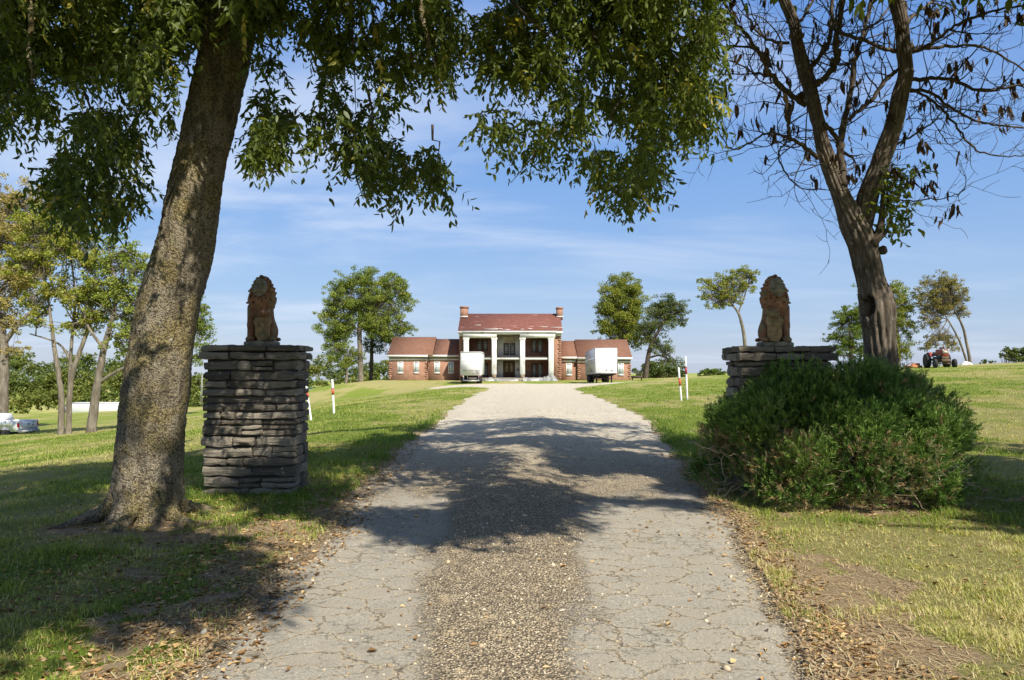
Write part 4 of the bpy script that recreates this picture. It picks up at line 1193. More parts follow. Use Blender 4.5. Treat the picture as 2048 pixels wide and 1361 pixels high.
for s_ in (-1, 1):
    m = MB(); m.rbox(s_ * (hw - .22) - .09, s_ * (hw - .22) + .09, -.02, .02, zb1 - .14, zb1 - .04, .01); m.obj('tail_light', M_red, T1)
m = MB(); m.lathe([(.03, 0), (.05, .01), (.05, .02)], (0.0, -.004, zt1 - .62), (0, -1, 0), 12); m.obj('door_latch', M_greyrail, T1)
m = MB(); m.box(-hw + .35, -hw + .47, .3, 7.8, zb1 - .22, zb1 - .002); m.box(hw - .47, hw - .35, .3, 7.8, zb1 - .22, zb1 - .002)
for y in np.arange(.4, 7.8, .9): m.box(-hw + .1, hw - .1, y, y + .1, zb1 - .12, zb1 - .003)
m.box(-hw + .1, -hw + .13, 1.0, 1.3, .2, zb1 - .002)
m.obj('chassis', M_dark, T1)
m = MB(); m.box(-hw + .25, hw - .25, .05, .17, .30, .44); m.box(-hw + .3, -hw + .38, .06, .16, .44, zb1); m.box(hw - .38, hw - .3, .06, .16, .44, zb1); m.obj('bumper', M_alu, T1)
for y in (1.5, 2.7):
    m = MB(); m.cyl((-hw + .3, y, .47), (hw - .3, y, .47), .06, n=10); m.obj('axle', M_dark, T1)
    for s in (-1, 1):
        for k in (0, 1): wheel(T1, s * (hw - .18 - .30 * k), y, .46, .46, .26)
for s in (-1, 1):
    m = MB(); m.box(s * (hw - .5) - .06, s * (hw - .5) + .06, 6.5, 6.62, .02, zb1 - .22); m.box(s * (hw - .5) - .14, s * (hw - .5) + .14, 6.42, 6.7, 0, .03); m.obj('landing_leg', M_dark, T1)
    m = MB(); m.box(s * (hw - .3) - .28, s * (hw - .3) + .28, .75, .78, .14, zb1 - .2); m.obj('mud_flap', M_dark, T1)

# right trailer: nose towards the drive
nz = 78.5
xn0, xn1 = P(1190.3, 730, nz)[0], P(1235.3, 730, nz)[0]
T2 = thing('box_trailer', 'white box trailer with faded red lettering on its nose, grey side showing', 'trailer', ((xn0 + xn1) / 2, nz, Hs(10.4, 81)), R(1.8), 'white box trailers parked by the house')
hw = (xn1 - xn0) / 2
tilt = Matrix.Rotation(R(-2.4), 4, 'X')
z0n = P(1212, 747.2, nz)[2] - T2.location.z; z1n = P(1212, 695.8, nz)[2] - T2.location.z; hh = z1n - z0n
Mt = Matrix.Translation((0, 0, z0n)) @ tilt
m = MB(); m.rbox(-hw, hw, .02, 8, 0, hh, .05, Mt); m.obj('cargo_box', M_white, T2)
m = MB(); m.box(-hw - .022, -hw - .003, .22, 7.95, .2, hh - .08, Mt)
m.obj('side_panel', M_alu, T2)
m = MB(); m.box(-hw - .034, -hw - .023, .3, 7.9, hh * .585, hh * .63, Mt); m.obj('side_stripe', M_white, T2)
m = MB(); m.box(-hw - .03, -hw - .004, .05, 7.98, .0, .19, Mt); m.box(-hw - .03, -hw - .004, .05, 7.98, hh - .07, hh + .012, Mt); m.obj('side_rail', M_greyrail, T2)
for zz_ in (hh * .42, hh * .82):
    m = MB(); m.box(-hw - .05, -hw - .024, 7.0, 7.5, zz_ - .08, zz_ + .1, Mt); m.obj('side_vent', M_dark, T2)
m = MB(); m.box(-hw + .0, -hw + .05, .0, .03, .05, hh - .05, Mt); m.box(hw - .05, hw, .0, .03, .05, hh - .05, Mt); m.box(-hw + .05, hw - .05, .0, .03, hh - .06, hh, Mt); m.box(-hw + .05, hw - .05, 0, .03, 0, .06, Mt); m.obj('nose_frame', M_greyrail, T2)
tx = MB(); glyphs(tx, -.32, .40, 0, .12, .012, 11); glyphs(tx, -.26, .38, -.30, .11, .012, 12)
v = np.concatenate(tx.v); v[:, 2] += hh * .845; tx.v = [v @ np.array(Mt.to_3x3()).T + np.array(Mt.translation)]; tx.att = [np.zeros(len(v))]
tx.obj('red_lettering', M_red, T2)
tx = MB(); glyphs(tx, .46, .82, .20, .20, .012, 13)
v = np.concatenate(tx.v); tx.v = [v @ np.array(Mt.to_3x3()).T + np.array(Mt.translation)]; tx.att = [np.zeros(len(v))]
tx.obj('black_marks', M_ink, T2)
m = MB(); m.lathe([(.03, 0), (.07, .01), (.05, .04)], tuple(Mt @ Vector((.0, .016, .36))), (0, -1, 0), 12); m.obj('coupling', M_dark, T2)
m = MB()
for s in (-1, 1): m.box(s * .75 - .06, s * .75 + .06, .2, 7.8, -.26, -.004, Mt)
for y in np.arange(.3, 7.8, .8): m.box(-hw + .1, hw - .1, y, y + .1, -.13, -.005, Mt)
m.obj('chassis', M_dark, T2)
for s in (-1, 1):
    m = MB(); m.box(s * .85 - .07, s * .85 + .07, 1.6, 1.74, .02, z0n - .1); m.box(s * .85 - .15, s * .85 + .15, 1.5, 1.84, 0, .035); m.obj('landing_leg', M_dark, T2)
m = MB(); m.cyl((-.8, 1.67, .55), (.8, 1.67, .55), .035, n=8); m.cyl((-.8, 1.67, .3), (.5, 1.67, .62), .025, n=8); m.obj('leg_brace', M_dark, T2)
for y in (5.6, 6.8):
    m = MB(); m.cyl((-hw + .3, y, .5), (hw - .3, y, .5), .06, n=10); m.obj('axle', M_dark, T2)
    for s in (-1, 1):
        for k in (0, 1): wheel(T2, s * (hw - .20 - .32 * k), y, .48, .48, .28)
m = MB(); m.box(-hw + .4, hw - .4, 5.0, 7.4, .55, .78); m.obj('bogie', M_dark, T2)

# far white semi trailer below the left field
st_d = 108.0
xa, xb = P(152, 730, st_d)[0], P(320, 730, st_d)[0]
ztop = P(200, 805.5, st_d)[2]
zgr = Hs((xa + xb) / 2, st_d)
T3 = thing('semi_trailer', 'long white semi trailer beyond the left field, seen between tree trunks', 'trailer', ((xa + xb) / 2, st_d, min(zgr, ztop - 2.2)), R(0.6))
hL = (xb - xa) / 2; zt3 = ztop - T3.location.z
m = MB(); m.rbox(-hL, hL, -1.3, 1.3, max(.6, zt3 - 2.75), zt3, .05); m.obj('cargo_box', M_white, T3)
m = MB(); m.box(-hL + .2, hL - .2, -1.31, -1.302, zt3 - .12, zt3 - .02); m.obj('top_rail', M_greyrail, T3)
m = MB(); m.prism([(-hL - .95, .6), (-hL - .01, .6), (-hL - .01, zt3 - .05), (-hL - .75, zt3 - .2), (-hL - .95, zt3 - .9)], -1.1, 1.1); m.obj('nose_unit', M_greyrail, T3)
m = MB(); m.box(-hL - .75, -hL - .2, -1.12, -1.102, zt3 - .55, zt3 - .22); m.obj('nose_grille', M_dark, T3)
for x in (hL - 1.2, hL - 2.4, -hL + 1.4):
    for s in (-1, 1): wheel(T3, x, s * 1.05, .5, .5, .3, (0, 1, 0))

# ------------------------------------------------------------------ pickup truck (tail towards the trees)
pk = P(57, 842, 54.0)
PX, PY = float(pk[0]), 54.0
PZ = P(20, 878, 54)[2]
pick = thing('pickup_truck', 'white pickup truck under the far trees, only its bed and tailgate in view', 'pickup truck', (PX, PY, PZ), R(180 - 8))
# local: +x forward, y left/right, tail at x=0 (heading turned so forward is away to the left)
M_pw = plain('white_car_paint', (.78, .79, .80), .25, .03, 1, spec=.6)
M_lamp = plain('red_lamp', (.45, .015, .02), .2, .1, 4)
hgt, wd = 1.38, .96
def body_prof(mb, prof, y0, y1): mb.prism(prof, y0, y1)
m = MB()
for s in (-1, 1):
    a, b_ = (s * wd, s * (wd - .12)) if s < 0 else (s * (wd - .12), s * wd)
    pr_ = [(.02, .62), (.62, .60), (.70, .80), (.86, .95), (1.10, 1.0), (1.34, .95), (1.50, .80), (1.58, .58), (3.6, .56), (3.62, .8), (3.75, .97), (3.98, 1.02), (4.2, .97), (4.36, .8), (4.4, .56), (5.2, .58), (5.3, .8), (5.25, 1.05), (3.9, 1.16), (3.55, 1.18), (2.0, 1.32), (1.95, hgt), (.02, hgt)]
    m.prism(pr_, a, b_)
m.box(.1, 1.95, -wd + .12, wd - .12, .70, .76); m.box(1.88, 1.95, -wd + .12, wd - .12, .76, hgt - .01); m.box(3.9, 5.2, -wd + .12, wd - .12, .6, 1.14)
m.box(1.96, 3.6, -wd + .121, wd - .121, .55, 1.2); m.obj('body', M_pw, pick)
m = MB()
v = np.array([(1.98, -.9, 1.2), (3.62, -.9, 1.2), (3.62, .9, 1.2), (1.98, .9, 1.2), (2.12, -.74, 1.86), (2.95, -.74, 1.88), (2.95, .74, 1.88), (2.12, .74, 1.86)])
m.add(v, [[(0, 1, 5, 4), (1, 2, 6, 5), (2, 3, 7, 6), (3, 0, 4, 7), (4, 5, 6, 7), (3, 2, 1, 0)]]); m.obj('cab', M_pw, pick)
m = MB(); m.box(-.012, .02, -.8, .8, .80, hgt - .02); tg = m.obj('tailgate', M_pw, pick)
m = MB(); m.box(-.022, -.013, -.12, .12, 1.08, 1.16); m.obj('handle', M_dark, tg)
m = MB(); m.box(-.022, -.013, -.55, -.40, 1.24, 1.30); m.box(-.022, -.013, -.5, -.35, 1.02, 1.08); m.obj('badge', M_dark, tg)
for s in (-1, 1):
    m = MB(); m.rbox(-.015, .1, s * .885 - .07, s * .885 + .08, .94, 1.27, .02); m.obj('tail_light', M_lamp, pick)
m = MB(); m.rbox(-.16, .04, -.93, .93, .52, .70, .03); m.obj('bumper', M_greyrail, pick)
m = MB(); m.box(-.168, -.16, -.2, .2, .56, .68); m.obj('licence_plate', M_white, pick)
m = MB(); m.box(.1, 5.1, -.7, .7, .32, .54); m.obj('chassis', M_dark, pick)
for x in (1.10, 3.98):
    for s in (-1, 1): wheel(pick, x, s * .83, .38, .38, .25, (0, 1, 0))

# ------------------------------------------------------------------ tractor
TD = 68.0
tp = P(1874, 728.5, TD); 
tr = thing('farm_tractor', 'old red farm tractor with big black tyres on the right hand rise', 'tractor', (float(tp[0]), TD, 0), R(-104))
tr.location.z = Hs(tp[0], TD) - .04
M_tred = plain('faded_tractor_red', (.30, .055, .035), .55, .25, 4, dirt=(.18, .07, .045))
M_rust = plain('rusty_iron', (.16, .10, .06), .85, .35, 8)
M_engine = plain('oily_iron', (.045, .038, .032), .6, .4, 8)
M_grille = plain('pale_grille', (.55, .52, .46), .5, .2, 6)
# local: +x forward
m = MB(); m.rbox(.55, 2.35, -.30, .30, 1.22, 1.72, .07); m.obj('hood', M_tred, tr)
m = MB(); m.rbox(2.352, 2.42, -.27, .27, 1.08, 1.68, .03); gr = m.obj('nose', M_tred, tr)
m = MB(); m.box(2.422, 2.44, -.24, .24, 1.36, 1.6); m.obj('grille', M_grille, gr)
m = MB(); m.rbox(2.36, 2.41, -.28, .28, .82, 1.06, .02); m.rbox(2.3, 2.55, -.36, .36, .58, .80, .04); m.obj('front_weight', M_rust, tr)
m = MB()
for s in (-1, 1): m.lathe([(.02, -.05), (.085, 0), (.09, .04), (.03, .05)], (2.42, s * .2, 1.64), (1, 0, 0), 14)
m.obj('headlight', M_grille, gr)
m = MB(); m.rbox(.5, 2.3, -.22, .22, .62, 1.2, .04); m.rbox(-.35, .6, -.28, .28, .5, 1.05, .05); m.cyl((1.2, -.3, .95), (1.9, -.3, .95), .09, n=10); m.cyl((.9, .29, .8), (1.2, .29, .8), .13, n=10); m.obj('engine', M_engine, tr)
m = MB(); m.cyl((1.5, .12, 1.7), (1.5, .12, 2.25), .035, n=10); m.cyl((1.5, .12, 1.78), (1.5, .12, 2.05), .07, n=10); m.obj('exhaust_pipe', M_rust, tr)
m = MB(); m.cyl((-.05, -.85, .78), (-.05, .85, .78), .11, n=12); m.obj('rear_axle', M_engine, tr)
m = MB(); m.cyl((2.15, -.72, .42), (2.15, .72, .42), .05, n=10); m.box(2.05, 2.25, -.15, .15, .38, .62); m.obj('front_axle', M_rust, tr)
m = MB(); m.rbox(-.35, .1, -.24, .24, 1.12, 1.2, .03); m.rbox(-.42, -.34, -.24, .24, 1.18, 1.52, .03); m.obj('seat', M_dark, tr)
m = MB(); m.cyl((.62, 0, 1.35), (.36, 0, 1.6), .025, n=8); a = np.linspace(0, 2 * math.pi, 25); c0 = np.array((.35, 0, 1.61)); e1 = np.array((0, 1, 0)); e2 = np.array((.70, 0, .72))
m.tube([c0 + .2 * (math.cos(q) * e1 + math.sin(q) * e2) for q in a], .016, 6); m.obj('steering_wheel', M_dark, tr)
for s in (-1, 1):
    m = MB(); pr_ = [(-.05 + .74 * math.cos(q), .75 + .74 * math.sin(q)) for q in np.linspace(R(25), R(150), 10)]
    pr_ += [(-.05 + .70 * math.cos(q), .75 + .70 * math.sin(q)) for q in np.linspace(R(150), R(25), 10)]
    m.prism(pr_, s * .62 - .16, s * .62 + .16); m.obj('fender', M_tred, tr)
    wheel(tr, -.05, s * .84, .66, .66, .42, (0, 1, 0), lug=24)
    wheel(tr, 2.15, s * .80, .42, .42, .26, (0, 1, 0))
m = MB()
m.rbox(-.9, -.4, -.5, .5, .35, .42, .02); m.cyl((-.4, -.3, .5), (-.95, -.38, .42), .03, n=8); m.cyl((-.4, .3, .5), (-.95, .38, .42), .03, n=8); m.obj('hitch', M_rust, tr)

# things lying about the tractor
d = 69.0
b_ = P(1826, 731, d); b_[2] = Hs(b_[0], d) + .03
cut = thing('mower_deck', 'orange mower deck lying in the grass behind the tractor', 'mower deck', (float(b_[0]), d, b_[2] - .05), R(20))
M_or = plain('faded_orange', (.55, .22, .09), .6, .25, 5)
m = MB(); m.rbox(-.62, .62, -.55, .55, .08, .30, .06); m.rbox(-.2, .2, -.15, .15, .30, .42, .04); m.obj('deck', M_or, cut)
m = MB(); m.rbox(.25, .62, -.3, .3, .30, .52, .05); m.obj('gear_cover', M_or, cut)
m = MB(); m.cyl((-.5, -.35, .3), (-.1, 0, .62), .03, n=8); m.cyl((-.5, .35, .3), (-.1, 0, .62), .03, n=8); m.obj('hitch_frame', M_rust, cut)
d = 66.0
b_ = P(1876.5, 730, d); b_[2] = Hs(b_[0], d)
bk = thing('plastic_bucket', 'white plastic bucket standing between the tractor front wheels', 'bucket', (float(b_[0]), d, b_[2] - .02))
m = MB(); m.lathe([(.13, 0), (.155, .34), (.17, .34), (.17, .37), (.15, .37), (.125, .03)], (0, 0, 0), n=20); m.obj('pail', M_white, bk, True)
m = MB(); m.tube([(-.165, 0, .34), (-.13, -.12, .27), (0, -.19, .22), (.13, -.12, .27), (.165, 0, .34)], .006, 6); m.obj('bail_handle', M_greyrail, bk)
d = 76.0
b_ = P(1933, 725, d); b_[2] = Hs(b_[0], d) + .02
U, V = np.meshgrid(np.linspace(-1, 1, 22), np.linspace(-1, 1, 14), indexing='ij')
Zt = np.clip(1 - U ** 2 - V ** 2 * .9, 0, 1) ** .7 * .36 * (.7 + .6 * fbm(U * 3 + 5, V * 3, s=7)) - .04
i = np.arange(21)[:, None] * 14; j = np.arange(13)[None]
bo = np_obj('tarp_mound', np.stack([U * .62 + b_[0], V * .5 + d, Zt + b_[2]], -1).reshape(-1, 3), [np.stack([i + j, i + 14 + j, i + 14 + j + 1, i + j + 1], -1).reshape(-1, 4)], plain('white_tarp', (.66, .66, .6), .6, .3, 2), smooth=True)
tag(bo, 'low pale tarpaulin heap at the foot of the leaning trees', 'tarpaulin')

# ------------------------------------------------------------------ marker posts
M_post = plain('white_plastic_post', (.80, .80, .78), .5, .05, 4)
M_band = plain('orange_red_band', (.62, .10, .05), .5, .2, 8)
M_tape = plain('dark_tape', (.08, .035, .03), .6, .2, 8)
def marker(label, p0, p1, d, w, band, tone):
    a, b_ = P(*p0, d), P(*p1, d)
    a[2] = min(a[2], Hs(a[0], d) + .03)
    root = thing('marker_post', label, 'marker post', tuple(a), group='white marker posts with red bands')
    r = w / 2; dv = (b_ - a)
    m = MB(); m.tube([-.08 * dv, dv * .05, dv * .97, dv], [r * .9, r, r, r * .7], 12); m.obj('post', M_post, root, True)
    lo, hi = band
    m = MB(); m.tube([dv * lo, dv * hi], r * 1.12, 12); m.obj('reflective_band', tone, root, True)
    m = MB(); m.tube([dv * lo, dv * (lo + .012)], r * 1.2, 12); m.tube([dv * (hi - .02), dv * hi], r * 1.2, 12); m.obj('tape', M_tape, root, True)
marker('upright white marker post with a faded orange band, alone in the left lawn', (668, 831), (664.5, 759), 26.5, .083, (.57, .75), M_band)
marker('white marker post leaning beside the stone pillar, partly hidden by it', (622.5, 844), (611, 766), 24.5, .083, (.62, .8), M_band)
marker('taller white marker post with a dark red band, right of the drive', (1374.5, 786), (1371, 713), 32.0, .085, (.58, .76), plain('dark_red_band', (.42, .05, .055), .5, .2, 8))
marker('shorter leaning white marker post with an orange band, right of the drive', (1362.5, 787), (1357, 735), 31.0, .085, (.44, .68), M_band)

# ------------------------------------------------------------------ small far things
d = 101.0
b_ = P(1274, 760, d)
tb = thing('wooden_trough', 'low dark wooden trough beside the right end of the house', 'trough', (float(b_[0]), d, Hs(b_[0], d)))
M_tw = plain('dark_timber', (.07, .05, .035), .9, .3, 5)
m = MB(); m.box(-.75, .75, -.3, .3, .28, .34); m.box(-.75, .75, -.32, -.302, .28, .62); m.box(-.75, .75, .302, .32, .28, .62); m.box(-.77, -.752, -.32, .32, .28, .62); m.box(.752, .77, -.32, .32, .28, .62); m.obj('tub', M_tw, tb)
for sx_ in (-1, 1):
    for sy_ in (-1, 1):
        m = MB(); m.box(sx_ * .65 - .05, sx_ * .65 + .05, sy_ * .22 - .05, sy_ * .22 + .05, -.1, .278); m.obj('leg', M_tw, tb)
d = 112.0
b_ = P(622, 787, d); gz_ = Hs(b_[0], d)
wg = thing('covered_wagon_bed', 'low wagon under a teal tarpaulin at the foot of the left slope', 'wagon', (float(b_[0]), d, gz_))
zt_ = P(626, 776.5, d)[2] - gz_
M_teal = plain('teal_tarp', (.08, .42, .42), .5, .15, 3)
m = MB(); m.prism([(-1.6, zt_ - .35), (1.15, zt_ - .45), (1.15, zt_ - .12), (.8, zt_), (-1.3, zt_ - .02), (-1.6, zt_ - .12)], -.8, .8); m.obj('tarp_cover', M_teal, wg)
m = MB(); m.box(-1.5, 1.1, -.75, .75, zt_ - .75, zt_ - .46); m.obj('bed', M_white, wg)
m = MB(); m.box(1.22, 1.34, -.2, -.08, .3, zt_ + .22); m.obj('stake', M_greyrail, wg)
for x in (-1.0, .6):
    for s in (-1, 1): wheel(wg, x, s * .6, max(.3, zt_ - .85), .3, .16, (0, 1, 0))
m = MB(); m.box(-1.5, 1.3, -.1, .1, max(.3, zt_ - .85) - .05, zt_ - .76); m.obj('axle_beam', M_dark, wg)
d = 104.0
b_ = P(404, 800, d); gz_ = Hs(b_[0], d)
up_ = thing('utility_pole', 'slim pale metal pole with crossbars beyond the left field', 'pole', (float(b_[0]), d, gz_))
zt_ = P(404, 737, d)[2] - gz_
m = MB(); m.cyl((0, 0, -.3), (0, 0, zt_), .055, .035, 8); m.cyl((-.25, 0, -.3), (-.06, 0, zt_ - .9), .03, .03, 6); m.obj('pole', M_greyrail, up_)
for q in (.72, .52):
    m = MB(); m.box(-.5, .35, -.03, .03, zt_ * q, zt_ * q + .06); m.obj('crossbar', M_greyrail, up_)
# ------------------------------------------------------------------ foliage engines
def norm(a): return a / (np.linalg.norm(a, axis=-1, keepdims=True) + 1e-9)

def sprays(A, D, L, tone, seed, leaf=.085, pairs=6, wide=.34):
    """drooping twigs with paired pointed leaflets; A anchors, D directions, L lengths"""
    g = np.random.default_rng(seed); K = len(A); m = pairs * 2
    t = np.tile(np.linspace(.15, 1.0, pairs).repeat(2), (K, 1)) + g.normal(0, .03, (K, m))
    grav = np.array([0, 0, -1.0])
    pos = A[:, None] + D[:, None] * (L[:, None] * t)[..., None] + grav * (L[:, None] * .55 * t ** 2)[..., None]
    ax = norm(D + grav * .5)
    side = norm(np.cross(ax, g.normal(0, 1, (K, 3))))
    sg = np.tile(np.array([1, -1] * pairs), (K, 1))
    d = norm(ax[:, None] * .45 + side[:, None] * sg[..., None] * .7 + grav * .55 + g.normal(0, .33, (K, m, 3)))
    nrm = norm(np.cross(d, np.cross(grav * 1.0 + g.normal(0, .75, (K, m, 3)), d)))
    w = np.cross(d, nrm)
    l = leaf * g.uniform(.65, 1.25, (K, m, 1)); wd = l * wide * g.uniform(.75, 1.2, (K, m, 1)) * .5
    fold = nrm * wd * g.uniform(-.1, .7, (K, m, 1))
    curl = nrm * l * g.uniform(-.22, .12, (K, m, 1))
    p0 = pos
    p = [p0, p0 + d * l * .28 + w * wd * .9 + fold, p0 + d * l * .62 + w * wd * .8 + fold, p0 + d * l + curl,
         p0 + d * l * .62 - w * wd * .8 + fold, p0 + d * l * .28 - w * wd * .9 + fold]
    v = np.stack(p, 2).reshape(-1, 3)
    n = K * m; k = np.arange(n)[:, None] * 6
    f = np.concatenate([k + np.array([[0, 1, 2, 3]]), k + np.array([[0, 3, 4, 5]])])
    ti = np.clip(tone[:, None] + g.normal(0, .11, (K, m)), 0, 1)
    return v, f, np.repeat(ti.ravel(), 6)

def quads(Cn, size, tone, seed, up=.5):
    """leaf clumps as many small pointed faces"""
    g = np.random.default_rng(seed); n = len(Cn)
    nr = norm(g.normal(0, 1, (n, 3)) + np.array([0, 0, up]))
    d = norm(np.cross(nr, g.normal(0, 1, (n, 3)))); w = np.cross(nr, d)
    l = size * g.uniform(.6, 1.3, (n, 1)); wd = l * g.uniform(.28, .5, (n, 1))
    v = np.stack([Cn - d * l * .5, Cn + w * wd - d * l * .05 + nr * l * .1, Cn + d * l * .5, Cn - w * wd - d * l * .05 + nr * l * .08], 1).reshape(-1, 3)
    return v, np.arange(n * 4).reshape(-1, 4), np.repeat(np.clip(tone + g.normal(0, .09, n), 0, 1), 4)

def branch_walk(mb, p, d, length, r, g, seg=6, wander=.25, lift=.0, n=6, tip=.25):
    pts = [np.array(p, float)]; d = np.array(d, float)
    for s in range(seg):
        d = norm(d + g.normal(0, wander, 3) + np.array([0, 0, lift])); pts.append(pts[-1] + d * length / seg)
    mb.tube(pts, np.linspace(r, r * tip, seg + 1), n)
    return pts, d

def smooth_px(pts, n):
    pts = np.array(pts, float); u = np.linspace(0, len(pts) - 1, n); k = np.clip(u.astype(int), 0, len(pts) - 2); q = (u - k)[:, None]; m = np.gradient(pts, axis=0)
    return (2*q**3-3*q**2+1)*pts[k] + (q**3-2*q**2+q)*m[k] + (-2*q**3+3*q**2)*pts[k+1] + (q**3-q**2)*m[k+1]
def bark_mat(name, lo, mid, hi, sx=9, sz=2.2, moss=None, patches=None, bump=.9, dist=.03):
    t = NT(name); co = t.coord()
    rid = t.noise(t.n('Mapping', Vector=co, Scale=(sx, sx, sz)), 1.0, 8, .68, .6)
    fine = t.noise(co, 70, 4, .7)
    c = t.ramp(t.math('ADD', t.math('MULTIPLY', rid, .75), t.math('MULTIPLY', fine, .25)), [(.32, lo), (.5, mid), (.68, hi)])
    if moss: c = t.mix(t.mr(t.noise(co, 3.3, 5, .7), .48, .66, 0, .75), c, moss)
    if patches:
        c = t.mix(t.mr(t.noise(co, 8, 3, .6), .64, .70, 0, .85), c, patches)
    return t.done(t.bsdf(c, .95, t.bump(t.math('ADD', rid, t.math('MULTIPLY', fine, .35)), bump, dist), spec=.12))

# ------------------------------------------------------------------ the big leaning tree on the left
t = NT('warty_lichened_bark')
co = t.coord()
n1 = t.noise(co, 3.0, 6, .65)
vo = t.n('TexVoronoi', {'feature': 'F1'}, Vector=t.n('Mapping', Vector=t.n('VectorMath', {'operation': 'ADD'}, i0=co, i1=t.n('VectorMath', {'operation': 'SCALE'}, i0=t.n('TexNoise', Vector=co, Scale=14.0, Detail=3.0).outputs['Color'], Scale=.09).outputs[0]), Scale=(52, 52, 40)), Scale=1.0)
fine = t.noise(co, 60, 5, .75)
fur = t.noise(t.n('Mapping', Vector=co, Scale=(9, 9, 1.6), Rotation=(0, .2, 0)), 1.0, 6, .65, .8)
wart = t.math('ADD', t.math('ADD', t.math('MULTIPLY', vo.outputs['Distance'], -.8), fine), t.math('MULTIPLY', fur, 2.2))
c = t.ramp(fine, [(.3, (.19, .155, .105)), (.5, (.36, .30, .21)), (.7, (.54, .47, .345))])
c = t.mix(t.mr(fur, .56, .40, 0, .65), c, (.085, .068, .048))
c = t.mix(t.mr(n1, .44, .62, 0, .8), c, t.ramp(fine, [(.3, (.19, .15, .06)), (.6, (.44, .35, .15))]))
c = t.mix(t.mr(t.noise(co, 6.5, 4, .7), .60, .72, 0, .8), c, (.18, .175, .075))
c = t.mix(t.mr(t.noise(t.n('Mapping', Vector=co, Location=(4, 2, 7)), 11, 3, .6), .68, .73, 0, .85), c, (.46, .47, .42))
c = t.mix(t.mr(t.noise(t.n('Mapping', Vector=co, Location=(9, 1, 3)), 9, 3, .7), .70, .76, 0, .8), c, (.42, .22, .05))
c = t.mix(t.mr(t.math('ADD', vo.outputs['Distance'], t.math('MULTIPLY', t.math('SUBTRACT', n1, .5), .6)), .50, .72, 0, .7), c, (.05, .04, .03))
M_bark_l = t.done(t.bsdf(c, .95, t.bump(wart, 1.0, .03), spec=.1))

def big_trunk(name, path, depth, mat, parent, sides, lump, seed, extra=None, flare=None, z_sink=.12):
    """path: (px, py, width px); swept rings with bark relief"""
    path = sorted(path, key=lambda q: -q[1])
    pts = np.array([P(a, b, depth(b) if callable(depth) else depth) for a, b, c in path]); 
    dd = pts[:, 1]
    rad = np.array([c / 2 / F for a, b, c in path]) * dd
    pts = np.vstack([pts[:1] + (pts[:1] - pts[1:2]) * z_sink / max(.01, pts[1, 2] - pts[0, 2]), pts]); rad = np.concatenate([[rad[0] * 1.08], rad])
    s = np.concatenate([[0], np.cumsum(np.linalg.norm(np.diff(pts, axis=0), axis=1))])
    n = int(s[-1] / .022) + 2
    u = np.linspace(0, s[-1], n)
    def spl(y):
        # smooth (Catmull-Rom) interpolation
        m = np.gradient(y, s)
        k = np.clip(np.searchsorted(s, u) - 1, 0, len(s) - 2); h = s[k + 1] - s[k]; q = (u - s[k]) / h
        return (2*q**3-3*q**2+1)*y[k] + (q**3-2*q**2+q)*h*m[k] + (-2*q**3+3*q**2)*y[k+1] + (q**3-q**2)*h*m[k+1]
    c = np.stack([spl(pts[:, k]) for k in range(3)], 1); r = np.interp(u, s, rad)
    a = np.arange(sides) * 2 * math.pi / sides
    tg = norm(np.gradient(c, axis=0))
    e1 = norm(np.cross(tg, np.array([0, 1.0, 0]))); e2 = np.cross(tg, e1)
    dirs = np.cos(a)[None, :, None] * e1[:, None] + np.sin(a)[None, :, None] * e2[:, None]
    rr = np.repeat(r[:, None], sides, 1)
    base = c[:, None] + dirs * rr[..., None]
    rr = rr + lump(base, np.repeat(a[None], n, 0), np.repeat(u[:, None], sides, 1), rr)
    v = (c[:, None] + dirs * rr[..., None])
    if extra is not None: v = extra(v, dirs)
    i = np.arange(n - 1)[:, None] * sides; j = np.arange(sides)[None]; k = (j + 1) % sides
    q = np.stack([i + j, i + k, i + sides + k, i + sides + j], -1).reshape(-1, 4)
    return v.reshape(-1, 3), q, [list(range((n - 1) * sides, n * sides))]

def lump_l(b, a, u, r):
    x, y, z = b[..., 0], b[..., 1], b[..., 2]
    w = (fbm(x * 26, y * 26, z * 18, s=201, o=2) - .45)
    d = .030 * np.clip(w, -.12, .4) + .05 * (fbm(x * 4, y * 4, z * 2.2, s=203, o=3) - .5) + .012 * (vn(x * 60, y * 60, z * 50, s=205) - .5)
    fl = np.exp(-np.clip(z, 0, 9) / .20)
    return d + fl * (.0 + .09 * np.maximum(0, np.sin(a * 3 + .8)) + .05 * np.maximum(0, np.sin(a * 5 + 2)))
tree_l = thing('shade_tree', 'big leaning tree with mossy bark beside the stone pillar, leafy boughs over the drive', 'tree', (*P(287, 1035, 7.6)[:2], 0.0))
TL = [(286, 1042, 132), (292, 1000, 125), (298, 920, 122), (309, 801, 121), (323, 691, 119), (341, 600, 114), (370, 496, 108), (388, 400, 102), (406, 300, 97), (430, 200, 98), (450, 100, 100), (458, 20, 112), (462, -60, 110)]
v1, q1, c1_ = big_trunk('trunk', TL, 7.6, M_bark_l, tree_l, 150, lump_l, 1)
mbk = MB(); mbk.add(v1, [q1, c1_])
top = P(462, -30, 7.6)
limbs_l = []
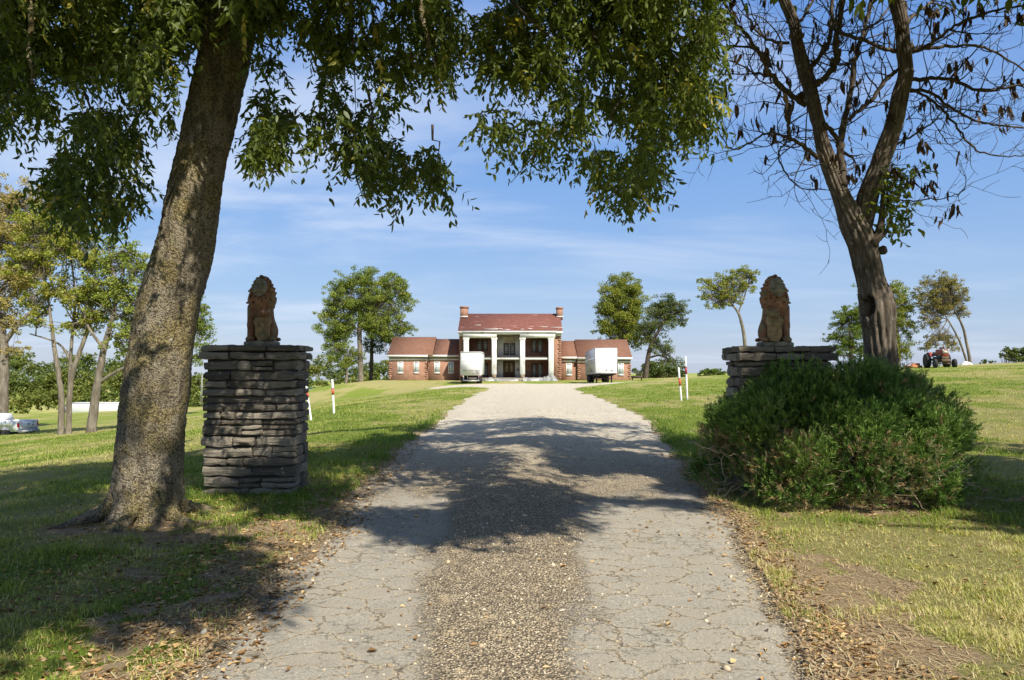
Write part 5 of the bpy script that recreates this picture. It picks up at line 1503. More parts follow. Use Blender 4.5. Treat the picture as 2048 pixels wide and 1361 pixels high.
def limb(mb, pts, r0, r1, sides=14, wob=.05, seed=0):
    g = np.random.default_rng(seed); pts = np.array(pts, float)
    s = np.arange(len(pts)); u = np.linspace(0, len(pts) - 1, (len(pts) - 1) * 6 + 1)
    m = np.gradient(pts, axis=0)
    k = np.clip(u.astype(int), 0, len(pts) - 2); q = (u - k)[:, None]
    c = (2*q**3-3*q**2+1)*pts[k] + (q**3-2*q**2+q)*m[k] + (-2*q**3+3*q**2)*pts[k+1] + (q**3-q**2)*m[k+1]
    c[1:-1] += g.normal(0, wob * .3, (len(c) - 2, 3))
    mb.tube(c, np.linspace(r0, r1, len(c)) * (1 + .1 * g.normal(0, 1, len(c))), sides)
    return c
for k, (pts, r0, r1) in enumerate([
    ([top - (.05, 0, .35), top + (.5, -.2, .5), (-1.2, 6.6, 7.6), (.8, 5.5, 8.8), (3.2, 5.5, 9.8), (5.0, 6.5, 10.6)], .24, .05),
    ([top - (.1, 0, .4), top + (-.6, .1, .5), (-4.8, 7.2, 7.6), (-6.6, 6.4, 8.6), (-8.6, 5.6, 9.2)], .22, .05),
    ([top - (0, 0, .3), top + (.2, .6, .9), (-1.6, 8.8, 8.2), (.4, 9.8, 9.4), (3.0, 11.2, 10.4), (5.4, 12.6, 11.2)], .22, .05),
    ([top - (0, 0, .3), top + (.1, -.6, .8), (-2.2, 5.6, 7.6), (-.6, 3.6, 8.6), (.8, 1.0, 9.2), (1.6, -1.6, 9.4)], .20, .05),
    ([top - (0, 0, .2), top + (-.2, .4, 1.0), (-3.6, 9.4, 8.6), (-3.2, 12, 10.2), (-2.6, 15, 11.4)], .19, .05),
    ([(-1.0, 6.6, 7.6), (.2, 7.3, 7.2), (1.3, 7.8, 6.6), (2.0, 8.1, 5.6)], .10, .02),
    ([(-1.2, 6.7, 7.6), (-1.15, 7.2, 6.4), (-.95, 7.4, 5.3), (-.8, 7.5, 4.6)], .06, .012),
    ([(-4.7, 7.1, 7.5), (-4.7, 6.8, 6.4), (-4.55, 6.6, 5.0), (-4.45, 6.5, 4.2)], .06, .012),
    ([(-2.9, 7.6, 5.75), (-2.45, 7.5, 5.95), (-2.05, 7.3, 5.65), (-1.7, 7.2, 5.2)], .075, .012),
    ([(-3.15, 7.6, 5.0), (-3.5, 7.5, 5.1), (-3.9, 7.3, 4.9), (-4.3, 7.1, 4.6)], .06, .012)]):
    limb(mbk, pts, r0, r1, 12, .06, k)
for k, (ax_, ay_, ln_) in enumerate(((-.75, -.55, .55), (.15, -1, .5), (.8, -.45, .6), (-1, .25, .5), (.95, .35, .45))):
    b0 = np.array([P(287, 1035, 7.6)[0], 7.6, 0.0]); e = np.array([ax_, ay_, 0]) / math.hypot(ax_, ay_)
    limb(mbk, [b0 + e * .16 + (0, 0, .34), b0 + e * .36 + (0, 0, .10), b0 + e * (.40 + ln_ * .45) + (0, 0, .005), b0 + e * (.40 + ln_) + (0, 0, -.09)], .10, .03, 14, .02, 60 + k)
mbk.obj('trunk', M_bark_l, tree_l, True, True)

# where boughs hang into the view, and where their shade falls
HANG = [
    [(-60, -200), (410, -200), (400, 60), (366, 250), (342, 262), (318, 240), (356, 170), (300, 150), (286, 250), (282, 330), (275, 400), (250, 442), (205, 430), (172, 470), (150, 455), (108, 408), (78, 360), (118, 300), (58, 272), (40, 318), (12, 322), (-60, 290)],
    [(440, -200), (600, -200), (585, 60), (560, 120), (592, 215), (580, 328), (520, 322), (478, 340), (462, 320), (470, 180)],
    [(590, -200), (640, -200), (690, 10), (700, 110), (690, 175), (640, 120), (590, 70)],
    [(596, 225), (632, 218), (662, 250), (655, 320), (612, 322)],
    [(640, 118), (700, 90), (700, -200), (960, -200), (955, 70), (905, 120), (890, 210), (905, 258), (868, 300), (905, 372), (880, 388), (838, 402), (800, 385), (750, 378), (716, 340), (690, 330), (680, 280), (700, 250), (662, 215), (640, 190)],
    [(930, -200), (1470, -200), (1440, 40), (1425, 90), (1468, 110), (1458, 190), (1430, 235), (1425, 292), (1400, 312), (1342, 292), (1316, 320), (1308, 402), (1282, 412), (1262, 446), (1244, 420), (1204, 404), (1192, 362), (1160, 336), (1100, 330), (1074, 350), (1036, 352), (1022, 330), (990, 310), (966, 290), (962, 215), (984, 175), (945, 130)],
]
def shade_zone(x, y):
    """wanted shade on the ground: one soft-edged patch across the gateway"""
    px, py, f = project(np.stack([x, y, 0 * x + H(x, y)], -1))
    zone = [(-700, 1000), (0, 962), (230, 938), (420, 905), (640, 918), (760, 868), (872, 842), (1295, 843), (1420, 880), (1700, 880), (1950, 888), (2600, 900), (2600, 1080), (2048, 1062), (1900, 1000), (1500, 985), (1400, 1008), (1150, 998), (1120, 1050), (960, 1065), (860, 1082), (700, 1130), (600, 1140), (520, 1165), (440, 1225), (250, 1245), (0, 1262), (-700, 1300)]
    return (f > 2) & inpoly(px, py, zone)
g = np.random.default_rng(101)
# sprays inside the hanging outlines: depth follows a slow field so each bough has one place and some thickness
A = []
while sum(len(a) for a in A) < 7000:
    px = g.uniform(-60, 1475, 6000); py = g.uniform(-120, 450, 6000)
    inm = np.zeros(6000, bool)
    for poly in HANG: inm |= inpoly(px, py + 18, poly) & inpoly(px, py, poly)
    dens = fbm(px / 52, py / 40, s=301, o=3)
    top_fill = np.clip((150 - py) / 1500, 0, .08) * ((px > 930) | (px < 380))
    open_ = np.where((px > 590) & (px < 960), .535, np.where(px < 590, .475, .455))
    inm &= dens > open_ - top_fill
    inm &= ~((px > 345) & (px < 560) & (py > 40) & (np.abs(px - (460 - (py - 40) * .2)) < 88))
    # fewer toward the ragged lower rim
    inm &= g.random(6000) < np.where(py > 250, .75, 1.0)
    d = 7.3 + 2.6 * (fbm(px / 190, py / 170, s=303, o=2) - .5) + g.normal(0, .55, 6000) + .35 * (px > 900)
    d = np.clip(d, 5.4, 9.6)
    q = np.array([P(a, b, c) for a, b, c in zip(px[inm], py[inm], d[inm])])
    A.append(q)
A = np.concatenate(A)
D = norm(g.normal(0, .6, (len(A), 3)) + np.array([0, 0, -.55]))
L = g.uniform(.14, .30, len(A))
px, py, _ = project(A)
tone = np.clip(.28 + .55 * (fbm(A[:, 0] * 1.3, A[:, 1] * 1.3, A[:, 2] * 1.3, s=305, o=3) - .5) + .06 * (px > 960), 0, 1)  # right-hand boughs tinted lighter: sunlight put into the leaf colour
tone = np.where(g.random(len(A)) < .04, .9, tone)
va, fa, ta = sprays(A, D, L, tone, 31, leaf=.088, pairs=6, wide=.37)
# upper crown, above and behind the view: only where its shadow belongs
def crown_points(n, seed, x0, x1, y0, y1, z0, z1):
    g = np.random.default_rng(seed)
    q = np.stack([g.uniform(x0, x1, n), g.uniform(y0, y1, n), g.uniform(z0, z1, n)], 1)
    gx_ = q[:, 0] - SUN[0] / SUN[2] * q[:, 2]; gy_ = q[:, 1] - SUN[1] / SUN[2] * q[:, 2]
    jx = gx_ + g.normal(0, .16, n); jy = gy_ + g.normal(0, .16, n)
    ok = shade_zone(jx, jy)
    # sun flecks: streaky gaps on the drive, patches on the trunk side
    gap = fbm(gx_ * .75, gy_ * .95, s=311, o=3)
    thr = np.where((gx_ > -2.2) & (gx_ < 2.6), .505, .60)
    thr = np.where((gx_ < -2.2) & (gy_ < 9), .63, thr)
    ok &= gap < thr
    def at_plane(yp):
        s_ = (q[:, 1] - yp) / SUN[1]
        h = q - SUN * s_[:, None]
        return h[:, 0], h[:, 2], s_ > 0
    hx_, hz_, ahead = at_plane(7.25)
    on = ahead & (np.abs(hx_ + 3.5 - .16 * hz_) < .75) & (hz_ > -.2) & (hz_ < 5.2)
    ok &= ~(on & (fbm(hx_ * 1.0 + 3, hz_ * .75 + 1, s=315, o=2) > .50 + .05 * np.clip(hz_ - 2.2, -1.5, 3)))
    hx_, hz_, ahead = at_plane(8.85)
    on = ahead & (hx_ > -4.1) & (hx_ < -2.5) & (hz_ < 1.75)
    ok &= ~(on & (fbm(hx_ * 1.0, hz_ * 1.05, s=316, o=2) > .44))
    hx_, hz_, ahead = at_plane(7.0)
    on = ahead & (hx_ > -.9) & (hx_ < 3.2) & (hz_ > 2.9) & (hz_ < 6.6)
    ok &= ~(on & (g.random(n) < .85))
    on = ahead & (hx_ < -3.6) & (hz_ > 3.6) & (hz_ < 6.6)
    ok &= ~(on & (g.random(n) < .7))
    hx_, hz_, ahead = at_plane(8.2)
    on = ahead & (hx_ > 2.2) & (hx_ < 6.2) & (hz_ > -.1) & (hz_ < 1.7)
    ok &= ~(on & (fbm(hx_ * 1.1 + 7, hz_ * 1.4, s=317, o=2) > .42))
    hx_, hz_, ahead = at_plane(9.1)
    on = ahead & (np.abs(hx_ + 3.2) < .5) & (hz_ > 1.7) & (hz_ < 2.9)
    ok &= ~(on & (g.random(n) < .35))
    on = ahead & (np.abs(hx_ - 3.4) < .4) & (hz_ > 1.7) & (hz_ < 2.9)
    ok &= ~(on & (g.random(n) < .15))
    hx_, hz_, ahead = at_plane(10.0)
    on = ahead & (hx_ > 4.3) & (hx_ < 6.0) & (hz_ > 1.8) & (hz_ < 4.2)
    ok &= ~(on & (fbm(hx_ * 1.5 + 2, hz_ * 1.3, s=318, o=2) > .45))
    px, py, f = project(q)
    vis = (f > .3) & (px > -60) & (px < 2110) & (py > -60) & (py < 1400)
    return q[ok & ~vis], gap[ok & ~vis]
Q, gp = crown_points(115000, 7, -9, 9.5, -4, 15.5, 5.2, 11.5)
Q2, _ = crown_points(100000, 9, 6.5, 17, -5, 7.5, 5.0, 10.5)
mine = Q[:, 0] < 8.0
Q = Q[mine]
# thin out at random; this unseen crown is shaped to cast the wanted shade
sel = np.random.default_rng(3).random(len(Q)) < np.clip(13500 / max(1, len(Q)), 0, 1)
Q = Q[sel]
D2 = norm(g.normal(0, .8, (len(Q), 3)) + np.array([0, 0, -.2]))
vb, fb, tb_ = sprays(Q, D2, g.uniform(.25, .45, len(Q)), np.clip(g.normal(.4, .15, len(Q)), 0, 1), 33, leaf=.15, pairs=5, wide=.42)
print('canopy sprays', len(A), len(Q), len(Q2))
M_leaf_l = leaf_mat('shade_tree_leaves', [(0, (.05, .072, .016)), (.35, (.112, .15, .027)), (.6, (.195, .225, .04)), (.85, (.32, .32, .06)), (1, (.46, .36, .09))], .42, .45, .35)
np_obj('crown', np.concatenate([va, vb]), [np.concatenate([fa, fb + len(va)])], M_leaf_l, tree_l, attrs={'tint': np.concatenate([ta, tb_])})
# thin hanging twigs among the leaves
tw = MB(); g = np.random.default_rng(41)
idx = g.choice(len(A), 560, replace=False)
for k in idx:
    p = A[k]; pts = np.array([p + (g.normal(0, .05), g.normal(0, .05), .10), p + (g.normal(0, .02), 0, .05), p, p + D[k] * .2 + (0, 0, -.08)])
    tw.tube(smooth_px(pts, 8), np.array([.0015, .0035, .0045, .0045, .004, .0035, .0025, .0015]), 4, cap=False)
for (a, b_), (c_, e_) in (((1115, 255), (1022, 366)), ((1020, 0), (1172, 150)), ((1165, 130), (1175, 165)), ((720, -30), (738, 190)), ((705, -40), (712, 240)), ((735, 180), (775, 330)), ((690, 330), (728, 400)), ((745, 370), (780, 410)), ((1262, 400), (1258, 440)), ((300, 210), (345, 262)), ((865, 250), (875, 330)), ((150, 130), (200, 330)), ((1240, 200), (1215, 290)), ((480, 320), (530, 350))):
    p0, p1 = P(a, b_, 7.4), P(c_, e_, 7.4)
    mid = (p0 + p1) / 2 + g.normal(0, .04, 3)
    tw.tube([p0, p0 * .6 + p1 * .4 + g.normal(0, .03, 3), mid, p1], [.016, .012, .008, .003], 5)
tw.obj('twig_sprays', plain('leafy_twig', (.09, .065, .045), .9, .3, 20), tree_l, True, True)

# second shade tree, its crown roofing the right verge from outside the view
tree_r2 = thing('roadside_shade_tree', 'broad leafy tree standing beyond the right verge of the drive, shading the juniper', 'tree', (13.2, 1.6, 0.1))
mbk = MB()
limb(mbk, [(13.2, 1.6, -.2), (13.1, 1.6, 1.5), (12.8, 1.7, 3.2), (12.6, 1.8, 4.8)], .36, .26, 20, .02, 5)
for k, e in enumerate([(8.5, 3.5, 8.2), (10, -1.5, 8.6), (15.2, 3.8, 8.8), (12, 5.6, 8.4), (7.8, .6, 8.5), (13.5, -2.5, 9.2)]):
    e = np.array(e); b0 = np.array((12.6, 1.8, 4.6)); limb(mbk, [b0, b0 * .6 + e * .4 + (0, 0, .5), e], .15, .03, 10, .05, k)
mbk.obj('trunk', M_bark_l, tree_r2, True, True)
Q2 = Q2[np.random.default_rng(5).random(len(Q2)) < np.clip(7500 / max(1, len(Q2)), 0, 1)]
vc, fc, tc_ = sprays(Q2, norm(g.normal(0, .8, (len(Q2), 3)) + np.array([0, 0, -.2])), g.uniform(.25, .45, len(Q2)), np.clip(g.normal(.4, .15, len(Q2)), 0, 1), 35, leaf=.15, pairs=5, wide=.42)
np_obj('crown', vc, [fc], M_leaf_l, tree_r2, attrs={'tint': tc_})

# ------------------------------------------------------------------ the nearly bare tree on the right
M_bark_r = bark_mat('furrowed_bark', (.045, .035, .028), (.15, .12, .093), (.33, .28, .22), 17, 3.2, None, (.30, .27, .22), 1.0, .035)
M_branch_r = bark_mat('branch_bark', (.04, .032, .026), (.09, .072, .055), (.16, .13, .10), 12, 5, None, None, .5, .01)
DR = 10.3
tree_r = thing('bare_tree', 'nearly leafless forked tree with a knot hole, rising behind the juniper', 'tree', (*P(1775, 760, DR)[:2], Hs(5.4, DR)))
def lump_r(b, a, u, r):
    x, y, z = b[..., 0], b[..., 1], b[..., 2]
    ridge = np.abs(np.sin(a * 7.5 + 3.5 * fbm(a * 1.3, z * 1.6, s=221, o=3) + z * .8))
    d = .030 * (ridge - .6) * np.clip(r / .2, .4, 1.2) + .03 * (fbm(x * 9, y * 9, z * 5, s=222) - .5) + .05 * (fbm(x * 3.2, y * 3.2, z * 2, s=223) - .5)
    return d
hole_c = P(1747, 611, DR - .27)
burl_c = P(1757, 612, DR - .1); burl2 = P(1776, 625, DR - .12)
def hole_fn(v, dirs):
    d = v - burl_c; w = np.exp(-((d[..., 0] / .17) ** 2 + (d[..., 2] / .30) ** 2 + (d[..., 1] / .25) ** 2))
    v = v + dirs * (w * .055)[..., None]
    d = v - burl2; w = np.exp(-((d[..., 0] / .12) ** 2 + (d[..., 2] / .22) ** 2 + (d[..., 1] / .3) ** 2))
    v = v + dirs * (w * .05)[..., None]
    d = v - hole_c; e = np.sqrt((d[..., 0] / .045) ** 2 + (d[..., 2] / .14) ** 2)
    front = v[..., 1] < DR + .02
    rim = np.exp(-((e - 1.6) / .5) ** 2) * front
    cut = (1 - sstep(.75, 1.15, e)) * front
    return v + dirs * (rim * .035 - cut * .26)[..., None]
TRW = .86
TR = [(1766, 790, 76), (1763, 740, 66), (1757, 650, 68), (1752, 610, 66), (1745, 570, 58), (1733, 520, 60), (1721, 480, 60), (1705, 445, 60)]
va_, qa_, ca__ = big_trunk('trunk', [(a, b, c * TRW) for a, b, c in TR + [(1688, 408, 44), (1666, 350, 36), (1648, 300, 34), (1637, 250, 31), (1625, 200, 31), (1611, 150, 30), (1599, 100, 26), (1589, 50, 25), (1568, 0, 27), (1535, -60, 24)]], DR, M_bark_r, tree_r, 120, lump_r, 2, hole_fn, z_sink=.9)
vb_, qb_, cb__ = big_trunk('trunk', [(a, b, c * TRW) for a, b, c in [(1722, 470, 36), (1728, 430, 42), (1735, 395, 44), (1752, 350, 42), (1771, 300, 41), (1788, 250, 38), (1799, 200, 36), (1811, 150, 33), (1808, 100, 30), (1804, 50, 31), (1793, 0, 30), (1780, -70, 27)]], lambda py: DR + .05 - (470 - py) * .0006, M_bark_r, tree_r, 90, lump_r, 3, None, z_sink=.1)
mbk = MB(); mbk.add(va_, [qa_, ca__]); mbk.add(vb_, [qb_, cb__])
mbk.obj('trunk', M_bark_r, tree_r, True, True)
SEC = [  # (points, width px at start, width at end, depth drift)
    ([(1628, 172), (1645, 160), (1665, 138), (1676, 115), (1670, 85), (1680, 45), (1685, -20)], 15, 10, -.5),
    ([(1620, 140), (1640, 112), (1656, 90), (1662, 55), (1665, 0), (1668, -30)], 10, 7, .6),
    ([(1688, 372), (1683, 330), (1681, 290), (1689, 240), (1702, 180), (1714, 100), (1731, 55), (1745, -10)], 15, 8, .5),
    ([(1646, 248), (1668, 268), (1682, 300)], 9, 10, .2),
    ([(1698, 240), (1725, 215), (1748, 195), (1768, 165), (1792, 143)], 9, 8, .0),
    ([(1792, 103), (1765, 97), (1735, 82), (1690, 70), (1680, 62)], 9, 5, -.6),
    ([(1822, 104), (1850, 95), (1885, 70), (1930, 42), (1990, 22), (2060, 10)], 9, 3, -1.0),
    ([(1612, 212), (1580, 190), (1556, 168), (1535, 140), (1522, 110), (1495, 72), (1462, 32), (1440, -10)], 11, 4, -1.2),
    ([(1578, 86), (1545, 82), (1512, 62), (1492, 22), (1480, -20)], 7, 3, .8),
    ([(1636, 318), (1610, 295), (1582, 277), (1576, 250), (1586, 215), (1580, 190)], 9, 5, -.4),
    ([(1580, 276), (1540, 266), (1500, 285), (1465, 300), (1440, 270)], 5, 2, -.9),
    ([(1582, 278), (1560, 300), (1565, 335), (1600, 375), (1650, 380)], 4, 2, -.9),
    ([(1815, 160), (1860, 158), (1905, 160), (1950, 178), (2000, 178), (2070, 165)], 9, 3, -.9),
    ([(1815, 178), (1860, 185), (1900, 215), (1945, 240), (2000, 252), (2070, 258)], 7, 3, .7),
    ([(1820, 98), (1880, 95), (1950, 92), (2000, 110), (2060, 150)], 8, 3, .9),
    ([(1808, 178), (1850, 192), (1890, 225), (1920, 262), (1945, 295), (1990, 312), (2052, 312)], 6, 2, -.6),
    ([(1772, 300), (1830, 270), (1870, 240), (1900, 200)], 5, 2, .6),
    ([(1760, 402), (1810, 402), (1860, 400), (1910, 392), (1930, 376)], 3, 1.6, -.8),
    ([(1530, 110), (1500, 95), (1440, 92), (1380, 75), (1300, 70)], 5, 2, -1.0),
    ([(1545, 155), (1510, 145), (1470, 125), (1430, 115), (1400, 90)], 4, 2, .8),
    ([(1800, 60), (1830, 30), (1870, 0), (1910, -40)], 8, 5, .6),
    ([(1587, 60), (1610, 30), (1640, -20)], 7, 5, .6),
    ([(1730, 60), (1760, 40), (1790, -10)], 5, 3, .6),
    ([(1712, 110), (1690, 130), (1660, 120), (1640, 90)], 5, 2, -.8),
]
brm = MB(); twm = MB(); g = np.random.default_rng(77)
tips = []
def twig(p, d, length, r, level):
    pts = [p]; seg = max(4, int(length / .08)); d = norm(d)
    bend = g.normal(0, .11, 3) + np.array([0, 0, .08])
    for s in range(seg):
        d = norm(d + bend + g.normal(0, .16, 3)); pts.append(pts[-1] + d * length / seg)
    pts = np.array(pts)
    twm.tube(pts, np.linspace(r, max(.0022, r * .35), len(pts)), 5 if level < 2 else 4, cap=False)
    if level < 3:
        for s in range(2, len(pts), 2 if level < 2 else 3):
            if g.random() < .62:
                o = norm(np.cross(d, g.normal(0, 1, 3)))
                twig(pts[s], norm(pts[s] - pts[s - 1]) * .6 + o * .8, length * g.uniform(.32, .6), max(.0032, r * .55), level + 1)
    if level >= 1: tips.append(pts[-1])
for pts, w0, w1, drift in SEC:
    n = max(8, int(len(pts) * 5)); c = smooth_px(pts, n)
    dep = DR - .1 + drift * np.linspace(0, 1, n) ** 1.2
    w = np.array([P(a, b, d) for (a, b), d in zip(c, dep)])
    w[1:-1] += g.normal(0, .008, (n - 2, 3))
    r = np.linspace(w0, w1, n) / 2 / F * DR
    brm.tube(w, r * (1 + .08 * g.normal(0, 1, n)), 9)
    stp_ = 2 if w0 < 10 else 3
    for s in range(3, n, stp_):
        if g.random() < .92:
            tdir = norm(w[min(s + 1, n - 1)] - w[s - 1]); o = norm(np.cross(tdir, g.normal(0, 1, 3)))
            twig(w[s], tdir * .5 + o * .9, g.uniform(.35, 1.15), min(.012, r[s] * .5), 1)
    twig(w[-1], w[-1] - w[-2], g.uniform(.4, .8), r[-1] * .8, 1)
# short shoots straight off the two big limbs
for (a, b_, s) in [(1652, 330, -1), (1632, 260, -1), (1615, 190, 1), (1605, 120, -1), (1590, 60, -1), (1760, 380, 1), (1790, 300, 1), (1812, 240, 1), (1790, 330, -1), (1770, 330, 1), (1820, 130, 1), (1815, 60, 1), (1740, 420, 1), (1700, 400, 1), (1690, 390, 1), (1745, 372, -1), (1660, 345, 1)]:
    p = P(a, b_, DR - .1)
    for k in range(2): twig(p, np.array([s * g.uniform(.5, 1), g.normal(0, .5), g.uniform(-.3, .5)]), g.uniform(.4, .9), .007, 1)
# stub and knot on the right of the fork, with sprouting shoots
for pts, w0, w1 in (([(1744, 492), (1756, 470), (1762, 448), (1764, 425), (1766, 380), (1762, 340)], 20, 4), ([(1758, 478), (1770, 468), (1780, 440), (1782, 400), (1790, 352)], 8, 2.5), ([(1764, 440), (1776, 415), (1774, 380), (1780, 335)], 6, 2)):
    c = smooth_px(pts, 16); w = np.array([P(a, b, DR - .15) for a, b in c]); brm.tube(w, np.linspace(w0, w1, 16) / 2 / F * DR, 10)
k_ = P(1765, 501, DR - .12); brm.lathe([(.02, -.05), (.06, -.03), (.07, .02), (.045, .055), (.02, .06)], k_, (.8, -.3, .2), 12)
brm.obj('limbs', M_branch_r, tree_r, True, True); twm.obj('twigs', M_branch_r, tree_r, True, True)
# curled dead leaves hanging in bunches
tips = np.array(tips); px, py, f = project(tips)
okt = (px > 1430) & (px < 2100) & (py > -80) & (py < 420)
tips = tips[okt]
sel = tips[g.choice(len(tips), min(len(tips), 230), replace=False)]
extra = np.array([P(a, b_, DR - .2 + g.normal(0, .4)) for a, b_ in [(1572, 215), (1580, 220), (1610, 60), (1640, 45), (1540, 155), (1555, 165), (1495, 135), (1570, 180), (1700, 290), (1735, 285), (1712, 330), (1690, 320), (1760, 335), (1800, 310), (1830, 330), (1850, 290), (1820, 350), (1840, 345), (1822, 365), (1850, 370), (1812, 380), (1885, 425), (1885, 440), (1930, 130), (1940, 125), (1975, 110), (2025, 155), (1900, 160), (1890, 15), (1930, 20), (1960, 10), (2000, 20), (2020, 12), (1870, 45), (1955, 15), (1905, 60)]])
sel = np.concatenate([sel, extra, extra[14:23] + g.normal(0, .08, (9, 3))])
vs, fs, ts = [], [], []; off = 0
for p in sel:
    big = g.random() < .45
    for k in range(int(g.integers(3, 7) if big else g.integers(1, 3))):
        l = g.uniform(.07, .17) * (1.15 if big else .8); w = l * g.uniform(.10, .19); a = g.random() * 6.28
        o = p + g.normal(0, .022, 3); sw = g.normal(0, .25, 2)
        n = 6; rows = []
        for s in range(n + 1):
            q = s / n; ww = w * math.sin(math.pi * min(1, .12 + q * .88)) ** .7 * (1 if s < n else .15)
            c_ = o + np.array([sw[0] * l * q * q, sw[1] * l * q * q, -l * q]); aa = a + q * g.uniform(.6, 1.5)
            e = np.array([math.cos(aa), math.sin(aa), 0]); nn = np.array([-math.sin(aa), math.cos(aa), 0])
            rows += [c_ - e * ww + nn * ww * .8, c_, c_ + e * ww + nn * ww * .7]
        vs.append(np.array(rows))
        q = [(off + 3 * s + c2, off + 3 * s + c2 + 1, off + 3 * s + c2 + 4, off + 3 * s + c2 + 3) for s in range(n) for c2 in (0, 1)]
        fs += q; off += len(rows); ts += [g.random()] * len(rows)
M_dead = leaf_mat('dead_leaves', [(0, (.035, .022, .014)), (.5, (.085, .05, .028)), (.85, (.16, .095, .05)), (1, (.25, .15, .08))], .18, .7)
np_obj('dead_foliage', np.concatenate(vs), [np.array(fs)], M_dead, tree_r, attrs={'tint': ts})
# green sprout
pp = []
for a, b_, s_, n in ((1775, 405, 30, 42), (1790, 365, 24, 24), (1768, 350, 14, 16), (1800, 425, 26, 22), (1812, 345, 22, 10), (1786, 455, 22, 16), (1850, 335, 10, 4)):
    for k in range(n): pp.append(P(a + g.normal(0, s_ * .6), b_ + g.normal(0, s_ * .8), DR - .15 + g.normal(0, .14)))
pp = np.array(pp)
v, f, ti = sprays(pp, norm(g.normal(0, .7, (len(pp), 3)) + np.array([.3, 0, -.2])), g.uniform(.05, .12, len(pp)), np.clip(g.normal(.42, .16, len(pp)), 0, 1), 37, leaf=.105, pairs=2, wide=.4)
np_obj('shoot_leaves', v, [f], M_leaf_l, tree_r, attrs={'tint': ti})

# ------------------------------------------------------------------ field and garden trees
PAL = {
    'green': [(0, (.06, .10, .02)), (.4, (.13, .185, .032)), (.7, (.22, .265, .045)), (1, (.33, .34, .07))],
    'yellow': [(0, (.085, .105, .02)), (.4, (.18, .22, .035)), (.7, (.30, .31, .052)), (1, (.44, .35, .085))],
    'olive': [(0, (.085, .08, .03)), (.4, (.20, .18, .06)), (.7, (.32, .275, .095)), (1, (.44, .35, .13))],
    'dark': [(0, (.035, .058, .018)), (.4, (.08, .115, .03)), (.7, (.14, .17, .05)), (1, (.23, .23, .075))],
    'wood': [(0, (.05, .08, .022)), (.4, (.12, .16, .035)), (.7, (.23, .235, .055)), (1, (.33, .26, .08))],
}
LM = {k: leaf_mat(k + '_foliage', v, .28, .6, .2) for k, v in PAL.items()}
M_bark_pale = bark_mat('pale_bark', (.07, .058, .045), (.19, .16, .12), (.36, .32, .26), 5, 1.2, None, None, .6, .05)
M_bark_dk = bark_mat('dark_bark', (.04, .032, .026), (.10, .08, .062), (.17, .14, .11), 5, 1.2, None, None, .6, .05)

def crown_leaves(blobs, d, dens, size, seed, tone0=.5, sub=1.0, thick=1.0):
    """blobs: (px, py, rx, ry[, depth offset]); returns leaf mesh arrays and clump centres"""
    g = np.random.default_rng(seed); pts = []; tones = []; cl = []
    for b in blobs:
        px, py, rx, ry = b[:4]; dd = d + (b[4] if len(b) > 4 else 0)
        c = P(px, py, dd); R_ = np.array([rx / F * dd, 0, ry / F * dd]); R_[1] = (R_[0] + R_[2]) / 2 * thick
        nsub = max(7, int(sub * 10.0 * (R_[0] * R_[2]) ** .5 * 2.2))
        for k in range(nsub):
            u = norm(g.normal(0, 1, 3)); rr = g.uniform(.25, 1.04)
            cc = c + u * R_ * rr; rs = g.uniform(.16, .34) * R_.mean()
            cl.append(cc)
            nl = int(dens * g.uniform(.6, 1.3) * (rs / size) ** 2 * 11.0) + 8
            q = norm(g.normal(0, 1, (nl, 3))) * (g.random((nl, 1)) ** .45) * np.array([1.15, 1.15, .75]) * rs
            # small gaps inside each clump
            pts.append(cc + q); tones.append(np.full(nl, tone0 + g.normal(0, .10)))
    return np.concatenate(pts), np.concatenate(tones), np.array(cl)

